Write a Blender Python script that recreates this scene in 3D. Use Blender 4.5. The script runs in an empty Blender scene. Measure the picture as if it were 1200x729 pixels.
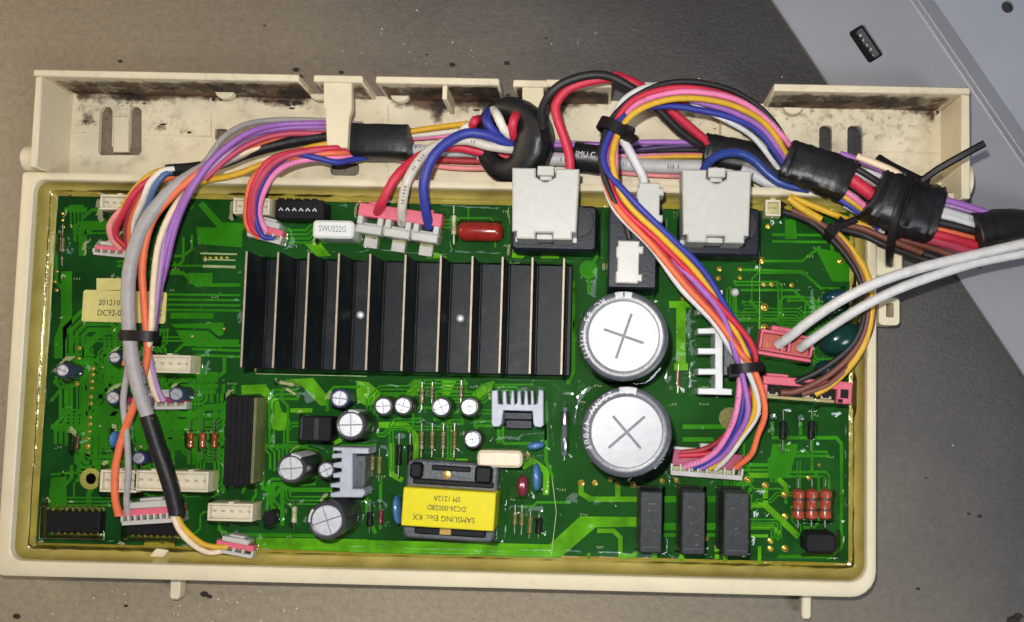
import bpy, bmesh, math, random
import numpy as np
from mathutils import Vector, Matrix
from mathutils.geometry import tessellate_polygon
random.seed(7)
S = 0.001                                   # everything below is written in millimetres
SC = bpy.context.scene
COL = SC.collection
R = math.radians
# ------------------------------------------------------------------ camera
F, PX0, PY0, CAMZ = 1000.0, 690.0, 395.0, 281.0
RX, RY, RZ = R(3.649), R(0.489), R(1.323)
cam = bpy.data.objects.new("camera", bpy.data.cameras.new("camera"))
COL.objects.link(cam)
cam.location = (0, 0, CAMZ*S)
cam.rotation_euler = (RX, RY, RZ)
cam.data.sensor_width = 36.0
cam.data.lens = F/1200*36.0
cam.data.shift_x = -(PX0-600)/1200
cam.data.shift_y = (PY0-364.5)/1200
cam.data.clip_start = 0.01
cam.data.clip_end = 50
SC.camera = cam
CM = Matrix.Rotation(RZ, 3, 'Z') @ Matrix.Rotation(RY, 3, 'Y') @ Matrix.Rotation(RX, 3, 'X')
# ------------------------------------------------------------------ light
W = bpy.data.worlds.new("World"); SC.world = W; W.use_nodes = True
bg = W.node_tree.nodes["Background"]
bg.inputs[0].default_value = (0.80, 0.82, 0.88, 1); bg.inputs[1].default_value = 0.11
def area(name, loc, size, energy, col, target=(0, 0, 0), shape='SQUARE', sy=None):
    l = bpy.data.lights.new(name, 'AREA'); l.size = size*S; l.energy = energy; l.color = col
    l.shape = shape
    if sy: l.size_y = sy*S
    o = bpy.data.objects.new(name, l); COL.objects.link(o)
    o.location = Vector(loc)*S
    o.rotation_euler = (Vector(target)-Vector(loc)).to_track_quat('-Z', 'Y').to_euler()
    return o
area("camera_flash", (-12, 22, 288), 7, 0.76, (1.0, 0.98, 0.95), (-12, 8, 0), 'DISK')
area("window_light", (420, -330, 640), 210, 2.2, (0.86, 0.93, 1.0), (20, 0, 0))
area("warm_lamp", (-540, 150, 265), 240, 1.1, (1.0, 0.78, 0.52), (-110, 10, 0))
area("ceiling_light", (-150, 95, 900), 240, 0.65, (0.80, 0.90, 1.0), (-20, 10, 0))
SC.view_settings.view_transform = 'Standard'
SC.view_settings.look = 'None'
SC.view_settings.exposure = 0.0
SC.view_settings.gamma = 1.0
SC.cycles.use_denoising = True
SC.cycles.max_bounces = 8
SC.cycles.transparent_max_bounces = 12
SC.cycles.caustics_reflective = False
SC.cycles.sample_clamp_indirect = 4.0

# ------------------------------------------------------------------ helpers
def P(px, py, z):
    d = CM @ Vector(((px-PX0)/F, -(py-PY0)/F, -1))
    t = (z-CAMZ)/d.z
    return Vector((d.x*t, d.y*t, z))
def K(z):                                   # millimetres per photo pixel at height z
    return (CAMZ-z)/F
def rect(x0, y0, x1, y1, z):
    c = P((x0+x1)/2, (y0+y1)/2, z)
    w = (P(x1, (y0+y1)/2, z)-P(x0, (y0+y1)/2, z)).length
    d = (P((x0+x1)/2, y1, z)-P((x0+x1)/2, y0, z)).length
    return c.x, c.y, w, d
def lin(r, g, b):
    f = lambda c: (c/255/12.92) if c <= 10 else ((c/255+0.055)/1.055)**2.4
    return (f(r), f(g), f(b), 1)

class MB:
    def __init__(s): s.v = []; s.f = []; s.m = []
    def add(s, v, f, m=0):
        b = len(s.v); s.v += [tuple(p) for p in v]
        for q in f: s.f.append([i+b for i in q]); s.m.append(m)
        return s
    def box(s, x0, x1, y0, y1, z0, z1, c=0.0, m=0, mtop=None):
        if c <= 0:
            v = [(x, y, z) for x in (x0, x1) for y in (y0, y1) for z in (z0, z1)]
            f = [(0, 1, 3, 2), (4, 6, 7, 5), (0, 4, 5, 1), (2, 3, 7, 6), (0, 2, 6, 4)]
            s.add(v, f, m); s.add(v, [(1, 5, 7, 3)], m if mtop is None else mtop)
            return s
        c = min(c, (x1-x0)*.45, (y1-y0)*.45, (z1-z0)*.45)
        lo, hi = (x0, y0, z0), (x1, y1, z1)
        idx = {}; v = []
        for sx in (0, 1):
            for sy in (0, 1):
                for sz in (0, 1):
                    sg = (sx, sy, sz)
                    for a in range(3):
                        p = []
                        for k in range(3):
                            e = hi[k] if sg[k] else lo[k]
                            if k != a: e += -c if sg[k] else c
                            p.append(e)
                        idx[(sg, a)] = len(v); v.append(p)
        f = []; fm = []
        for a in range(3):
            b, d = [k for k in range(3) if k != a]
            for sa in (0, 1):
                q = []
                for sb, sd in ((0, 0), (1, 0), (1, 1), (0, 1)):
                    sg = [0]*3; sg[a] = sa; sg[b] = sb; sg[d] = sd
                    q.append(idx[(tuple(sg), a)])
                f.append(q); fm.append(mtop if (mtop is not None and a == 2 and sa == 1) else m)
            for sb in (0, 1):
                for sd in (0, 1):
                    q = []
                    for sa, ax in ((0, b), (1, b), (1, d), (0, d)):
                        sg = [0]*3; sg[a] = sa; sg[b] = sb; sg[d] = sd
                        q.append(idx[(tuple(sg), ax)])
                    f.append(q); fm.append(m)
        for sx in (0, 1):
            for sy in (0, 1):
                for sz in (0, 1):
                    f.append([idx[((sx, sy, sz), a)] for a in range(3)]); fm.append(m)
        b0 = len(s.v); s.v += [tuple(p) for p in v]
        for q, mm in zip(f, fm): s.f.append([i+b0 for i in q]); s.m.append(mm)
        return s
    def prism(s, poly, z0, z1, c=0.0, m=0, bottom=True):
        n = len(poly)
        ar = sum(poly[i][0]*poly[(i+1) % n][1]-poly[(i+1) % n][0]*poly[i][1] for i in range(n))
        if ar < 0: poly = poly[::-1]
        rings = [[(p[0], p[1], z0) for p in poly]]
        if c > 0:
            rings.append([(p[0], p[1], z1-c) for p in poly])
            ins = []
            for i in range(n):
                a, b, d = Vector(poly[i-1][:2]), Vector(poly[i][:2]), Vector(poly[(i+1) % n][:2])
                e1 = (b-a).normalized(); e2 = (d-b).normalized()
                n1 = Vector((-e1.y, e1.x)); n2 = Vector((-e2.y, e2.x))
                k = (n1+n2); k = k/max(0.35, k.dot(n1)) if k.length > 1e-6 else n1
                ins.append((b.x+k.x*c, b.y+k.y*c, z1))
            rings.append(ins)
        else:
            rings.append([(p[0], p[1], z1) for p in poly])
        s.loft(rings, m, cap0=bottom, cap1=True)
        return s
    def loft(s, rings, m=0, cap0=True, cap1=True, closed=True):
        n = len(rings[0]); v = [p for r in rings for p in r]; f = []
        for k in range(len(rings)-1):
            for i in range(n if closed else n-1):
                j = (i+1) % n
                f.append((k*n+i, k*n+j, (k+1)*n+j, (k+1)*n+i))
        if cap0: f.append(tuple(range(n))[::-1])
        if cap1: f.append(tuple(range((len(rings)-1)*n, len(rings)*n)))
        return s.add(v, f, m)
    def lathe(s, prof, n=24, cx=0, cy=0, m=0):
        rings = [[(cx+r*math.cos(2*math.pi*i/n), cy+r*math.sin(2*math.pi*i/n), z) for i in range(n)] for r, z in prof]
        return s.loft(rings, m)
    def plate(s, outer, holes, z0, z1, m=0):
        loops = [outer]+list(holes)
        vs = [Vector((p[0], p[1], 0)) for l in loops for p in l]
        tris = tessellate_polygon([[Vector((p[0], p[1], 0)) for p in l] for l in loops])
        n = len(vs)
        v = [(p.x, p.y, z1) for p in vs]+[(p.x, p.y, z0) for p in vs]
        f = [tuple(t) for t in tris]+[tuple(i+n for i in t)[::-1] for t in tris]
        b = 0
        for l in loops:
            k = len(l)
            for i in range(k):
                j = (i+1) % k
                f.append((b+i, b+j, n+b+j, n+b+i))
            b += k
        return s.add(v, f, m)
    def tube(s, pts, r, n=10, m=0, flat=None, rough=0.0, sq=1):
        """round tube by parallel transport; with flat=(a,b) an ellipse kept level"""
        pts = [Vector(p) for p in pts]; N = len(pts); rings = []
        up = None
        for i, p in enumerate(pts):
            t = (pts[min(i+1, N-1)]-pts[max(i-1, 0)]).normalized()
            if flat:
                sd = t.cross(Vector((0, 0, 1)))
                sd = sd.normalized() if sd.length > 1e-4 else Vector((1, 0, 0))
                u = sd.cross(t)
                a, b = flat if not isinstance(flat, list) else flat[i]
            else:
                if up is None:
                    up = Vector((0, 0, 1)) if abs(t.z) < .9 else Vector((1, 0, 0))
                up = (up-t*up.dot(t)).normalized(); u = up; sd = t.cross(u)
                a = b = (r[i] if isinstance(r, (list, tuple)) else r)
            ring = []
            for k in range(n):
                ph = 2*math.pi*k/n
                q = 1+(random.uniform(-rough, rough) if rough else 0)
                cc, ss = math.cos(ph), math.sin(ph)
                if sq != 1: cc, ss = math.copysign(abs(cc)**sq, cc), math.copysign(abs(ss)**sq, ss)
                ring.append(tuple(p+sd*(a*cc*q)+u*(b*ss*q)))
            rings.append(ring)
        return s.loft(rings, m)
    def sphere(s, c, r, n=10, m=0, sc=(1, 1, 1)):
        k = max(4, n//2); rings = []
        for i in range(1, k):
            th = math.pi*i/k
            rings.append([(c[0]+r*sc[0]*math.sin(th)*math.cos(2*math.pi*j/n), c[1]+r*sc[1]*math.sin(th)*math.sin(2*math.pi*j/n), c[2]-r*sc[2]*math.cos(th)) for j in range(n)])
        b = len(s.v)
        s.loft(rings, m, cap0=True, cap1=True)
        return s
    def xf(s, M):
        s.v = [tuple(M @ Vector(p)) for p in s.v]; return s
    def mesh(s, name, mats, sharp=38):
        me = bpy.data.meshes.new(name)
        me.from_pydata([(x*S, y*S, z*S) for x, y, z in s.v], [], s.f)
        for mt in (mats if isinstance(mats, (list, tuple)) else [mats]): me.materials.append(mt)
        me.polygons.foreach_set("material_index", s.m)
        bm = bmesh.new(); bm.from_mesh(me)
        bmesh.ops.recalc_face_normals(bm, faces=bm.faces)
        bm.to_mesh(me); bm.free()
        me.polygons.foreach_set("use_smooth", [True]*len(me.polygons))
        me.set_sharp_from_angle(angle=R(sharp))
        me.update()
        return me

WL = {}                                     # world placement (mm) of each parent
def link(name, me, parent=None, loc=(0, 0, 0), rz=0.0, label=None, kind=None):
    o = bpy.data.objects.new(name, me); COL.objects.link(o)
    if parent is not None:
        o.parent = parent
        l, a = WL[parent.name]
        d = Vector(loc)-l
        d = Matrix.Rotation(-a, 3, 'Z') @ d
        o.location = d*S; o.rotation_euler = (0, 0, rz-a)
    else:
        o.location = Vector(loc)*S; o.rotation_euler = (0, 0, rz)
    WL[o.name] = (Vector(loc), rz)
    if label: o["label"] = label
    if kind: o["kind"] = kind
    return o
def part(name, mb, mat, parent, loc=None, rz=0.0, label=None, kind=None, sharp=38):
    """mb is written round its own origin; loc is a world place in mm (default: the parent's own place)"""
    if loc is None: loc, rz = WL[parent.name]
    return link(name, mb.mesh(name, mat, sharp), parent, loc, rz, label, kind)
def partw(name, mb, mat, parent, label=None, kind=None, base=None):
    """mb is written in world mm; the origin is moved to base (default: middle of its foot)"""
    a = np.array(mb.v)
    b = Vector(base) if base is not None else Vector(((a[:, 0].min()+a[:, 0].max())/2, (a[:, 1].min()+a[:, 1].max())/2, a[:, 2].min()))
    mb.v = [tuple(Vector(p)-b) for p in mb.v]
    return link(name, mb.mesh(name, mat), parent, b, 0.0, label, kind)
def thing(name, label, cat, loc, group=None):
    o = bpy.data.objects.new(name, None); COL.objects.link(o)
    o.empty_display_size = 0.01
    o.location = Vector(loc)*S; WL[o.name] = (Vector(loc), 0.0)
    o["label"] = label; o["category"] = cat
    if group: o["group"] = group
    return o
def tag(o, label, cat, group=None):
    o["label"] = label; o["category"] = cat
    if group: o["group"] = group
    return o
def copy_part(o, parent, loc, rz=0.0, label=None):
    c = o.copy(); COL.objects.link(c); c.parent = parent
    l, a = WL[parent.name]
    c.location = (Matrix.Rotation(-a, 3, 'Z') @ (Vector(loc)-l))*S; c.rotation_euler = (0, 0, rz-a)
    WL[c.name] = (Vector(loc), rz)
    if label: c["label"] = label
    for ch in list(o.children):
        d = ch.copy(); COL.objects.link(d); d.parent = c; WL[d.name] = (Vector(loc), rz)
    return c
def rrect(w, d, r, n=4, cx=0, cy=0):
    r = min(r, w*.49, d*.49); p = []
    for sx, sy, a0 in ((1, 1, 0), (-1, 1, 90), (-1, -1, 180), (1, -1, 270)):
        for i in range(n+1):
            a = R(a0+90*i/n)
            p.append((cx+sx*(w/2-r)+r*math.cos(a), cy+sy*(d/2-r)+r*math.sin(a)))
    return p
def catmull(pts, k=8):
    pts = [Vector(p) for p in pts]
    q = [pts[0]*2-pts[1]]+pts+[pts[-1]*2-pts[-2]]
    out = []
    for i in range(1, len(q)-2):
        p0, p1, p2, p3 = q[i-1:i+3]
        for j in range(k):
            t = j/k
            out.append(0.5*((2*p1)+(p2-p0)*t+(2*p0-5*p1+4*p2-p3)*t*t+(3*p1-p0-3*p2+p3)*t**3))
    out.append(pts[-1])
    return out
def path(pts, k=8):                         # (photo x, photo y, height mm) -> smooth world path
    return catmull([P(*p) for p in pts], k)
def text_mesh(body, size, mat, align='CENTER', ext=0.02):
    cu = bpy.data.curves.new("lettering", 'FONT'); cu.body = body; cu.size = size*S
    cu.align_x = align; cu.align_y = 'CENTER'; cu.extrude = ext*S; cu.resolution_u = 2
    o = bpy.data.objects.new("lettering", cu); COL.objects.link(o)
    dg = bpy.context.evaluated_depsgraph_get()
    me = bpy.data.meshes.new_from_object(o.evaluated_get(dg))
    bpy.data.objects.remove(o); me.materials.clear(); me.materials.append(mat)
    return me
def lettering(body, size, mat, parent, loc, rz=0.0, sx=1.0, ext=0.02):
    me = text_mesh(body, size, mat, ext=ext)
    if sx != 1.0: me.transform(Matrix.Diagonal((sx, 1, 1, 1)))
    return link("lettering", me, parent, loc, rz)

# ------------------------------------------------------------------ materials
def mat(name, col, rough=0.45, metal=0.0, var=0.12, scale=400, bump=0.0, bscale=900, spec=0.5, coat=0.0, sss=0.0, trans=0.0, dirt=None, dscale=120, damt=0.5):
    m = bpy.data.materials.new(name); m.use_nodes = True
    nt = m.node_tree; N = nt.nodes; L = nt.links; b = N["Principled BSDF"]
    tc = N.new("ShaderNodeTexCoord")
    col = tuple(col)[:3]+(1,)
    ns = N.new("ShaderNodeTexNoise"); ns.inputs["Scale"].default_value = scale; ns.inputs["Detail"].default_value = 5
    L.new(tc.outputs["Object"], ns.inputs["Vector"])
    rp = N.new("ShaderNodeValToRGB"); rp.color_ramp.elements[0].position = .3; rp.color_ramp.elements[1].position = .72
    rp.color_ramp.elements[0].color = tuple(c*(1-var) for c in col[:3])+(1,)
    rp.color_ramp.elements[1].color = tuple(min(1, c*(1+var)) for c in col[:3])+(1,)
    L.new(ns.outputs["Fac"], rp.inputs["Fac"])
    out = rp.outputs["Color"]
    if dirt:
        n2 = N.new("ShaderNodeTexNoise"); n2.inputs["Scale"].default_value = dscale; n2.inputs["Detail"].default_value = 8; n2.inputs["Roughness"].default_value = .7
        L.new(tc.outputs["Object"], n2.inputs["Vector"])
        r2 = N.new("ShaderNodeValToRGB"); r2.color_ramp.elements[0].position = .52; r2.color_ramp.elements[1].position = .78
        r2.color_ramp.elements[1].color = (damt, damt, damt, 1)
        L.new(n2.outputs["Fac"], r2.inputs["Fac"])
        mx = N.new("ShaderNodeMixRGB"); mx.inputs[2].default_value = tuple(dirt)[:3]+(1,)
        L.new(r2.outputs["Color"], mx.inputs[0]); L.new(out, mx.inputs[1]); out = mx.outputs[0]
    L.new(out, b.inputs["Base Color"])
    b.inputs["Roughness"].default_value = rough; b.inputs["Metallic"].default_value = metal
    b.inputs["Specular IOR Level"].default_value = spec
    b.inputs["Coat Weight"].default_value = coat; b.inputs["Coat Roughness"].default_value = .06
    if trans: b.inputs["Transmission Weight"].default_value = trans
    if bump:
        n3 = N.new("ShaderNodeTexNoise"); n3.inputs["Scale"].default_value = bscale; n3.inputs["Detail"].default_value = 4
        L.new(tc.outputs["Object"], n3.inputs["Vector"])
        bp = N.new("ShaderNodeBump"); bp.inputs["Strength"].default_value = bump; bp.inputs["Distance"].default_value = .0006
        L.new(n3.outputs["Fac"], bp.inputs["Height"]); L.new(bp.outputs["Normal"], b.inputs["Normal"])
    return m
M = {}
M['cream'] = mat("cream_plastic", (.66, .58, .405), .42, var=.05, scale=60, bump=.05, dirt=(.30, .22, .13), dscale=160, damt=.22)
M['cream2'] = mat("cream_plastic_dirty", (.66, .58, .41), .5, var=.08, scale=90, bump=.08, dirt=(.16, .11, .07), dscale=170, damt=.55)
M['grime'] = mat("black_grime", (.022, .014, .010), .8, var=.5, scale=1200, bump=.3)
M['rust'] = mat("brown_grime", (.10, .045, .025), .85, var=.5, scale=900, bump=.3)
M['pcb'] = mat("solder_mask_green", (.010, .078, .018), .5, spec=.04, var=.35, scale=45)
M['trace'] = mat("copper_under_mask", (.034, .245, .012), .5, spec=.05, var=.25, scale=70)
M['pour'] = mat("bright_copper_under_mask", (.105, .37, .012), .5, spec=.05, var=.38, scale=160)
M['silk'] = mat("silkscreen_white", (.42, .50, .38), .6)
M['gold'] = mat("solder_pad", (.75, .48, .14), .28, metal=.7, var=.25)
M['tin'] = mat("tinned_lead", (.62, .62, .60), .25, metal=1.0)
M['black'] = mat("black_plastic", (.007, .007, .008), .5, spec=.18, var=.25, bump=.12, bscale=1500)
M['relay'] = mat("relay_black_plastic", (.022, .025, .027), .5, spec=.3, var=.32, scale=700, bump=.25, bscale=2200)
M['navy'] = mat("blue_black_plastic", (.008, .010, .017), .42, spec=.25, var=.2, bump=.1)
M['alu'] = mat("capacitor_aluminium", (.225, .225, .235), .5, metal=1.0, var=.05, bump=.04, bscale=700)
M['alus'] = mat("small_can_aluminium", (.62, .62, .65), .5, metal=1.0, var=.08, bump=.12, bscale=1300)
M['score'] = mat("scored_aluminium", (.14, .14, .15), .6, metal=.6)
M['sleeve'] = mat("capacitor_sleeve", (.035, .034, .038), .3, var=.2)
M['sleeveb'] = mat("big_capacitor_sleeve", (.055, .060, .072), .34, var=.2, bump=.06)
M['sleevebl'] = mat("blue_capacitor_sleeve", (.035, .04, .11), .35, var=.2)
M['print'] = mat("white_print", (.50, .50, .52), .6)
M['anod'] = mat("black_anodised_aluminium", (.008, .011, .013), .50, metal=.1, spec=.25, var=.25, scale=250, bump=.12, bscale=2500, dirt=(.14, .13, .12), dscale=90, damt=.22)
M['fintip'] = mat("bare_fin_edge", (.36, .285, .21), .5, metal=.2, var=.15)
M['steel'] = mat("bright_steel", (.75, .75, .76), .22, metal=1.0)
M['zinc'] = mat('zinc_screw', (.78, .78, .78), .45, metal=.5)
M['olive'] = mat('tarnished_plate', (.20, .18, .09), .35, metal=.3)
M['comb'] = mat("dull_aluminium_plate", (.36, .38, .44), .55, metal=.2, var=.1, bump=.15)
M['white'] = mat("white_nylon", (.45, .44, .405), .38, var=.05, bump=.05)
M['ivory'] = mat("ivory_nylon", (.60, .54, .40), .4, var=.06, bump=.05)
M['headerdark'] = mat("grey_nylon_side", (.40, .34, .25), .5)
M['pink'] = mat("pink_nylon", tuple(.76*c for c in lin(230, 108, 128)[:3]), .42, var=.08, bump=.05)
M['rose'] = mat("dark_rose_nylon", lin(150, 50, 80), .45, var=.12)
M['paper'] = mat("yellow_label_paper", (.52, .47, .16), .5, var=.08, dirt=(.3, .25, .08), damt=.4)
M['ink'] = mat("black_ink", (.02, .02, .015), .6)
M['greyink'] = mat("grey_ink", (.16, .16, .17), .6)
M['redcap'] = mat("red_epoxy", (.24, .018, .012), .22, var=.2)
M['beige'] = mat("beige_epoxy", (.66, .57, .42), .3, var=.06)
M['greycap'] = mat("grey_white_plastic", (.62, .63, .61), .35, var=.05)
M['bluedisc'] = mat("blue_ceramic", (.055, .16, .36), .3, var=.15)
M['teal'] = mat("dark_teal_epoxy", (.005, .032, .028), .18, var=.2)
M['tealblue'] = mat("blue_teal_epoxy", (.006, .038, .06), .22, var=.2)
M['resbody'] = mat("resistor_body_olive", (.16, .14, .06), .4, var=.4, scale=1500)
M['resgrey'] = mat("resistor_body_pale", (.42, .42, .32), .4, var=.3, scale=1500)
M['diodered'] = mat("glass_diode_red", (.30, .045, .012), .15, var=.35, scale=1500, coat=.5)
M['resred'] = mat("orange_red_epoxy", (.34, .060, .030), .25, var=.25, scale=900)
M['resmaroon'] = mat("maroon_epoxy", (.17, .02, .035), .28, var=.25)
M['brown'] = mat("brown_band", (.07, .03, .02), .4)
M['yellowtape'] = mat("yellow_polyester_tape", (.62, .53, .008), .28, var=.05, bump=.05)
M['orangetape'] = mat("amber_tape_edge", (.62, .36, .015), .32, var=.08)
M['ferrite'] = mat("ferrite_grey", (.075, .085, .095), .42, var=.3, bump=.3)
M['glass'] = mat("fuse_glass", (.10, .13, .12), .08, var=.1, coat=.5)
M['resin'] = mat("cured_amber_resin", (.38, .30, .05), .25, var=.18, scale=70)
M['tape'] = mat("black_vinyl_tape", (.009, .009, .010), .40, spec=.4, var=.3, scale=300, bump=.5, bscale=190)
M['tie'] = mat("black_nylon_tie", (.010, .008, .008), .45, spec=.2, var=.2)
M['sleevewrap'] = mat("black_heat_shrink", (.012, .011, .012), .45, spec=.3, var=.25, bump=.25, bscale=500)
M['panel'] = mat("painted_sheet_metal", (.265, .265, .29), .42, var=.05, scale=30, bump=.05, dirt=(.26, .24, .25), dscale=40, damt=.6)
def wmat(n, rgb, rough=.54, k=.84): M[n] = mat("wire_"+n, tuple(.03*k*sum(lin(*rgb)[:3])/3+c*k*.97 for c in lin(*rgb)[:3]), rough, var=.09, scale=500, bump=.08, dirt=(.10, .08, .06), dscale=180, damt=.22)
wmat('w_red', (205, 32, 62)); wmat('w_dred', (170, 40, 50)); wmat('w_orange', (238, 112, 62)); wmat('w_yellow', (222, 172, 22)); wmat('w_blue', (44, 54, 152))
wmat('w_steel', (78, 112, 160)); wmat('w_purple', (160, 100, 182)); wmat('w_lilac', (180, 140, 190)); wmat('w_pink', (240, 128, 178)); wmat('w_salmon', (236, 142, 140))
wmat('w_white', (236, 228, 214)); wmat('w_milky', (212, 202, 188)); wmat('w_cool', (214, 212, 210)); wmat('w_cream', (240, 214, 180)); wmat('w_grey', (168, 162, 160)); wmat('w_lgrey', (196, 194, 194)); wmat('w_brown', (120, 66, 50)); wmat('w_black', (30, 26, 26)); wmat('w_dpurple', (62, 40, 90)); wmat('w_rose', (190, 60, 90))

def concrete():
    m = bpy.data.materials.new("worn_concrete"); m.use_nodes = True
    nt = m.node_tree; N = nt.nodes; L = nt.links; b = N["Principled BSDF"]
    tc = N.new("ShaderNodeTexCoord")
    def noise(sc, det, rg=.6):
        n = N.new("ShaderNodeTexNoise"); n.inputs["Scale"].default_value = sc; n.inputs["Detail"].default_value = det; n.inputs["Roughness"].default_value = rg
        L.new(tc.outputs["Object"], n.inputs["Vector"]); return n
    def ramp(src, stops):
        r = N.new("ShaderNodeValToRGB"); e = r.color_ramp.elements
        e[0].position, e[0].color = stops[0]; e[1].position, e[1].color = stops[-1]
        for p, c in stops[1:-1]:
            q = e.new(p); q.color = c
        L.new(src, r.inputs["Fac"]); return r
    g = lambda v, t=(1, .82, .58): (v*t[0], v*t[1], v*t[2], 1)
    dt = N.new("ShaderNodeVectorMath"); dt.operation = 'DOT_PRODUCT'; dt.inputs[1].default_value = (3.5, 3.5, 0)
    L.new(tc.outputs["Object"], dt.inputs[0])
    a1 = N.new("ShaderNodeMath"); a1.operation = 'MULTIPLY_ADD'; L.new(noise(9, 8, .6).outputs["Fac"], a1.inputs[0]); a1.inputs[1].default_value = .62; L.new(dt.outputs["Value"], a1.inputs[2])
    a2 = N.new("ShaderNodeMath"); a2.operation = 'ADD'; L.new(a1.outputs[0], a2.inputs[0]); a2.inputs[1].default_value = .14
    # brightness falloff painted into base colour, pale lower left to dark at the panel
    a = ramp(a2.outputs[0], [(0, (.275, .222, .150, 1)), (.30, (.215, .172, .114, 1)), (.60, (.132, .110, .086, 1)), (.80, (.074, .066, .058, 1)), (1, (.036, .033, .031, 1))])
    f = ramp(noise(420, 6, .75).outputs["Fac"], [(.28, (.76, .76, .76, 1)), (.5, (1, 1, 1, 1)), (.72, (1.20, 1.20, 1.20, 1))])
    mx = N.new("ShaderNodeMixRGB"); mx.blend_type = 'MULTIPLY'; mx.inputs[0].default_value = 1
    L.new(a.outputs[0], mx.inputs[1]); L.new(f.outputs[0], mx.inputs[2])
    sp = ramp(noise(260, 2, .5).outputs["Fac"], [(.74, (0, 0, 0, 1)), (.82, (.8, .8, .8, 1))])
    m2 = N.new("ShaderNodeMixRGB"); m2.inputs[2].default_value = g(.44); L.new(sp.outputs[0], m2.inputs[0]); L.new(mx.outputs[0], m2.inputs[1])
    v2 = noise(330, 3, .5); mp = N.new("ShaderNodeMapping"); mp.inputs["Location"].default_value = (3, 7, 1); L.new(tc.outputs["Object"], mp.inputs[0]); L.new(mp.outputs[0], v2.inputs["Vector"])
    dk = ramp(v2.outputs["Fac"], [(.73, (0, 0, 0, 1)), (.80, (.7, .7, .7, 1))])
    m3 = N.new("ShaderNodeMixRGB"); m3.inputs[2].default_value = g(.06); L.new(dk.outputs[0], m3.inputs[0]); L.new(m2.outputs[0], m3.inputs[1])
    L.new(m3.outputs[0], b.inputs["Base Color"]); b.inputs["Roughness"].default_value = .46
    bp = N.new("ShaderNodeBump"); bp.inputs["Strength"].default_value = .5; bp.inputs["Distance"].default_value = .0007
    L.new(noise(700, 6, .7).outputs["Fac"], bp.inputs["Height"]); L.new(bp.outputs["Normal"], b.inputs["Normal"])
    return m
def clear_resin():
    m = bpy.data.materials.new("clear_potting_resin"); m.use_nodes = True
    nt = m.node_tree; N = nt.nodes; L = nt.links
    N.remove(N["Principled BSDF"]); out = N["Material Output"]
    tr = N.new("ShaderNodeBsdfTransparent"); tr.inputs[0].default_value = (.965, .97, .74, 1)
    gl = N.new("ShaderNodeBsdfGlossy"); gl.inputs["Roughness"].default_value = .016
    fr = N.new("ShaderNodeFresnel"); fr.inputs["IOR"].default_value = 1.5
    tc = N.new("ShaderNodeTexCoord"); n = N.new("ShaderNodeTexNoise"); n.inputs["Scale"].default_value = 260; n.inputs["Detail"].default_value = 3
    L.new(tc.outputs["Object"], n.inputs["Vector"])
    bp = N.new("ShaderNodeBump"); bp.inputs["Strength"].default_value = .2; bp.inputs["Distance"].default_value = .0007
    L.new(n.outputs["Fac"], bp.inputs["Height"])
    L.new(bp.outputs["Normal"], gl.inputs["Normal"]); L.new(bp.outputs["Normal"], fr.inputs["Normal"])
    mx = N.new("ShaderNodeMixShader"); L.new(fr.outputs[0], mx.inputs[0]); L.new(tr.outputs[0], mx.inputs[1]); L.new(gl.outputs[0], mx.inputs[2])
    L.new(mx.outputs[0], out.inputs[0])
    return m
M['panelb'] = mat('lighter_sheet_metal', (.315, .325, .375), .42, var=.05, scale=30, bump=.05, dirt=(.25, .25, .28), dscale=30, damt=.5)  # lighter, bluer grey for the sheet right of the bead
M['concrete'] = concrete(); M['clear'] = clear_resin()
M['fillet'] = mat('amber_resin_fillet', (.37, .29, .075), .16, var=.2, scale=110, bump=.35, bscale=330, coat=.6, dirt=(.55, .46, .22), dscale=60, damt=.4)

ZB, ZR, ZRIM = 8.0, 9.6, 16.0               # board top, resin level, tray rim
# ------------------------------------------------------------------ floor, grit
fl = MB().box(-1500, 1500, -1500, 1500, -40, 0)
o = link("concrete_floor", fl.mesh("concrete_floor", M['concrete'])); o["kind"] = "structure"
g = MB(); rg = random.Random(3)
M['grit'] = mat("pale_grit", (.62, .58, .50), .35, var=.3)
for k in range(90):
    px, py = rg.uniform(-40, 1240), rg.uniform(-40, 770)
    if rg.random() < .45: py = rg.uniform(690, 740); px = rg.gauss(230, 90)
    elif rg.random() < .35: px, py = rg.gauss(440, 60), rg.gauss(60, 22)
    p = P(px, py, 0); r = rg.uniform(.10, .32)
    a = rg.uniform(0, 3)
    g.sphere((p.x, p.y, r*.3), r, 6, sc=(rg.uniform(.7, 1.6), rg.uniform(.6, 1.2), .6))
partw("pale_grit", g, M['grit'], None, kind="stuff", base=(0, 0, 0))
g = MB()
for px, py, r in ((141, 72, .7), (530, 76, .9), (594, 74, .9), (500, 64, .4), (400, 85, .8), (1148, 605, .7), (1135, 602, .5), (1076, 690, .6), (1187, 727, 1.8), (1193, 722, 1.3), (240, 696, 1.2), (246, 699, .8), (20, 722, 1.1), (347, 82, 1.0), (352, 90, .9), (148, 710, .6), (640, 45, .4), (310, 30, .4), (820, 40, .5), (1085, 560, .4)):
    p = P(px, py, 0); g.sphere((p.x, p.y, r*.25), r, 7, sc=(1.2, .8, .5))
partw("dark_crumbs", g, M['grime'], None, kind="stuff", base=(0, 0, 0))

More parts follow.
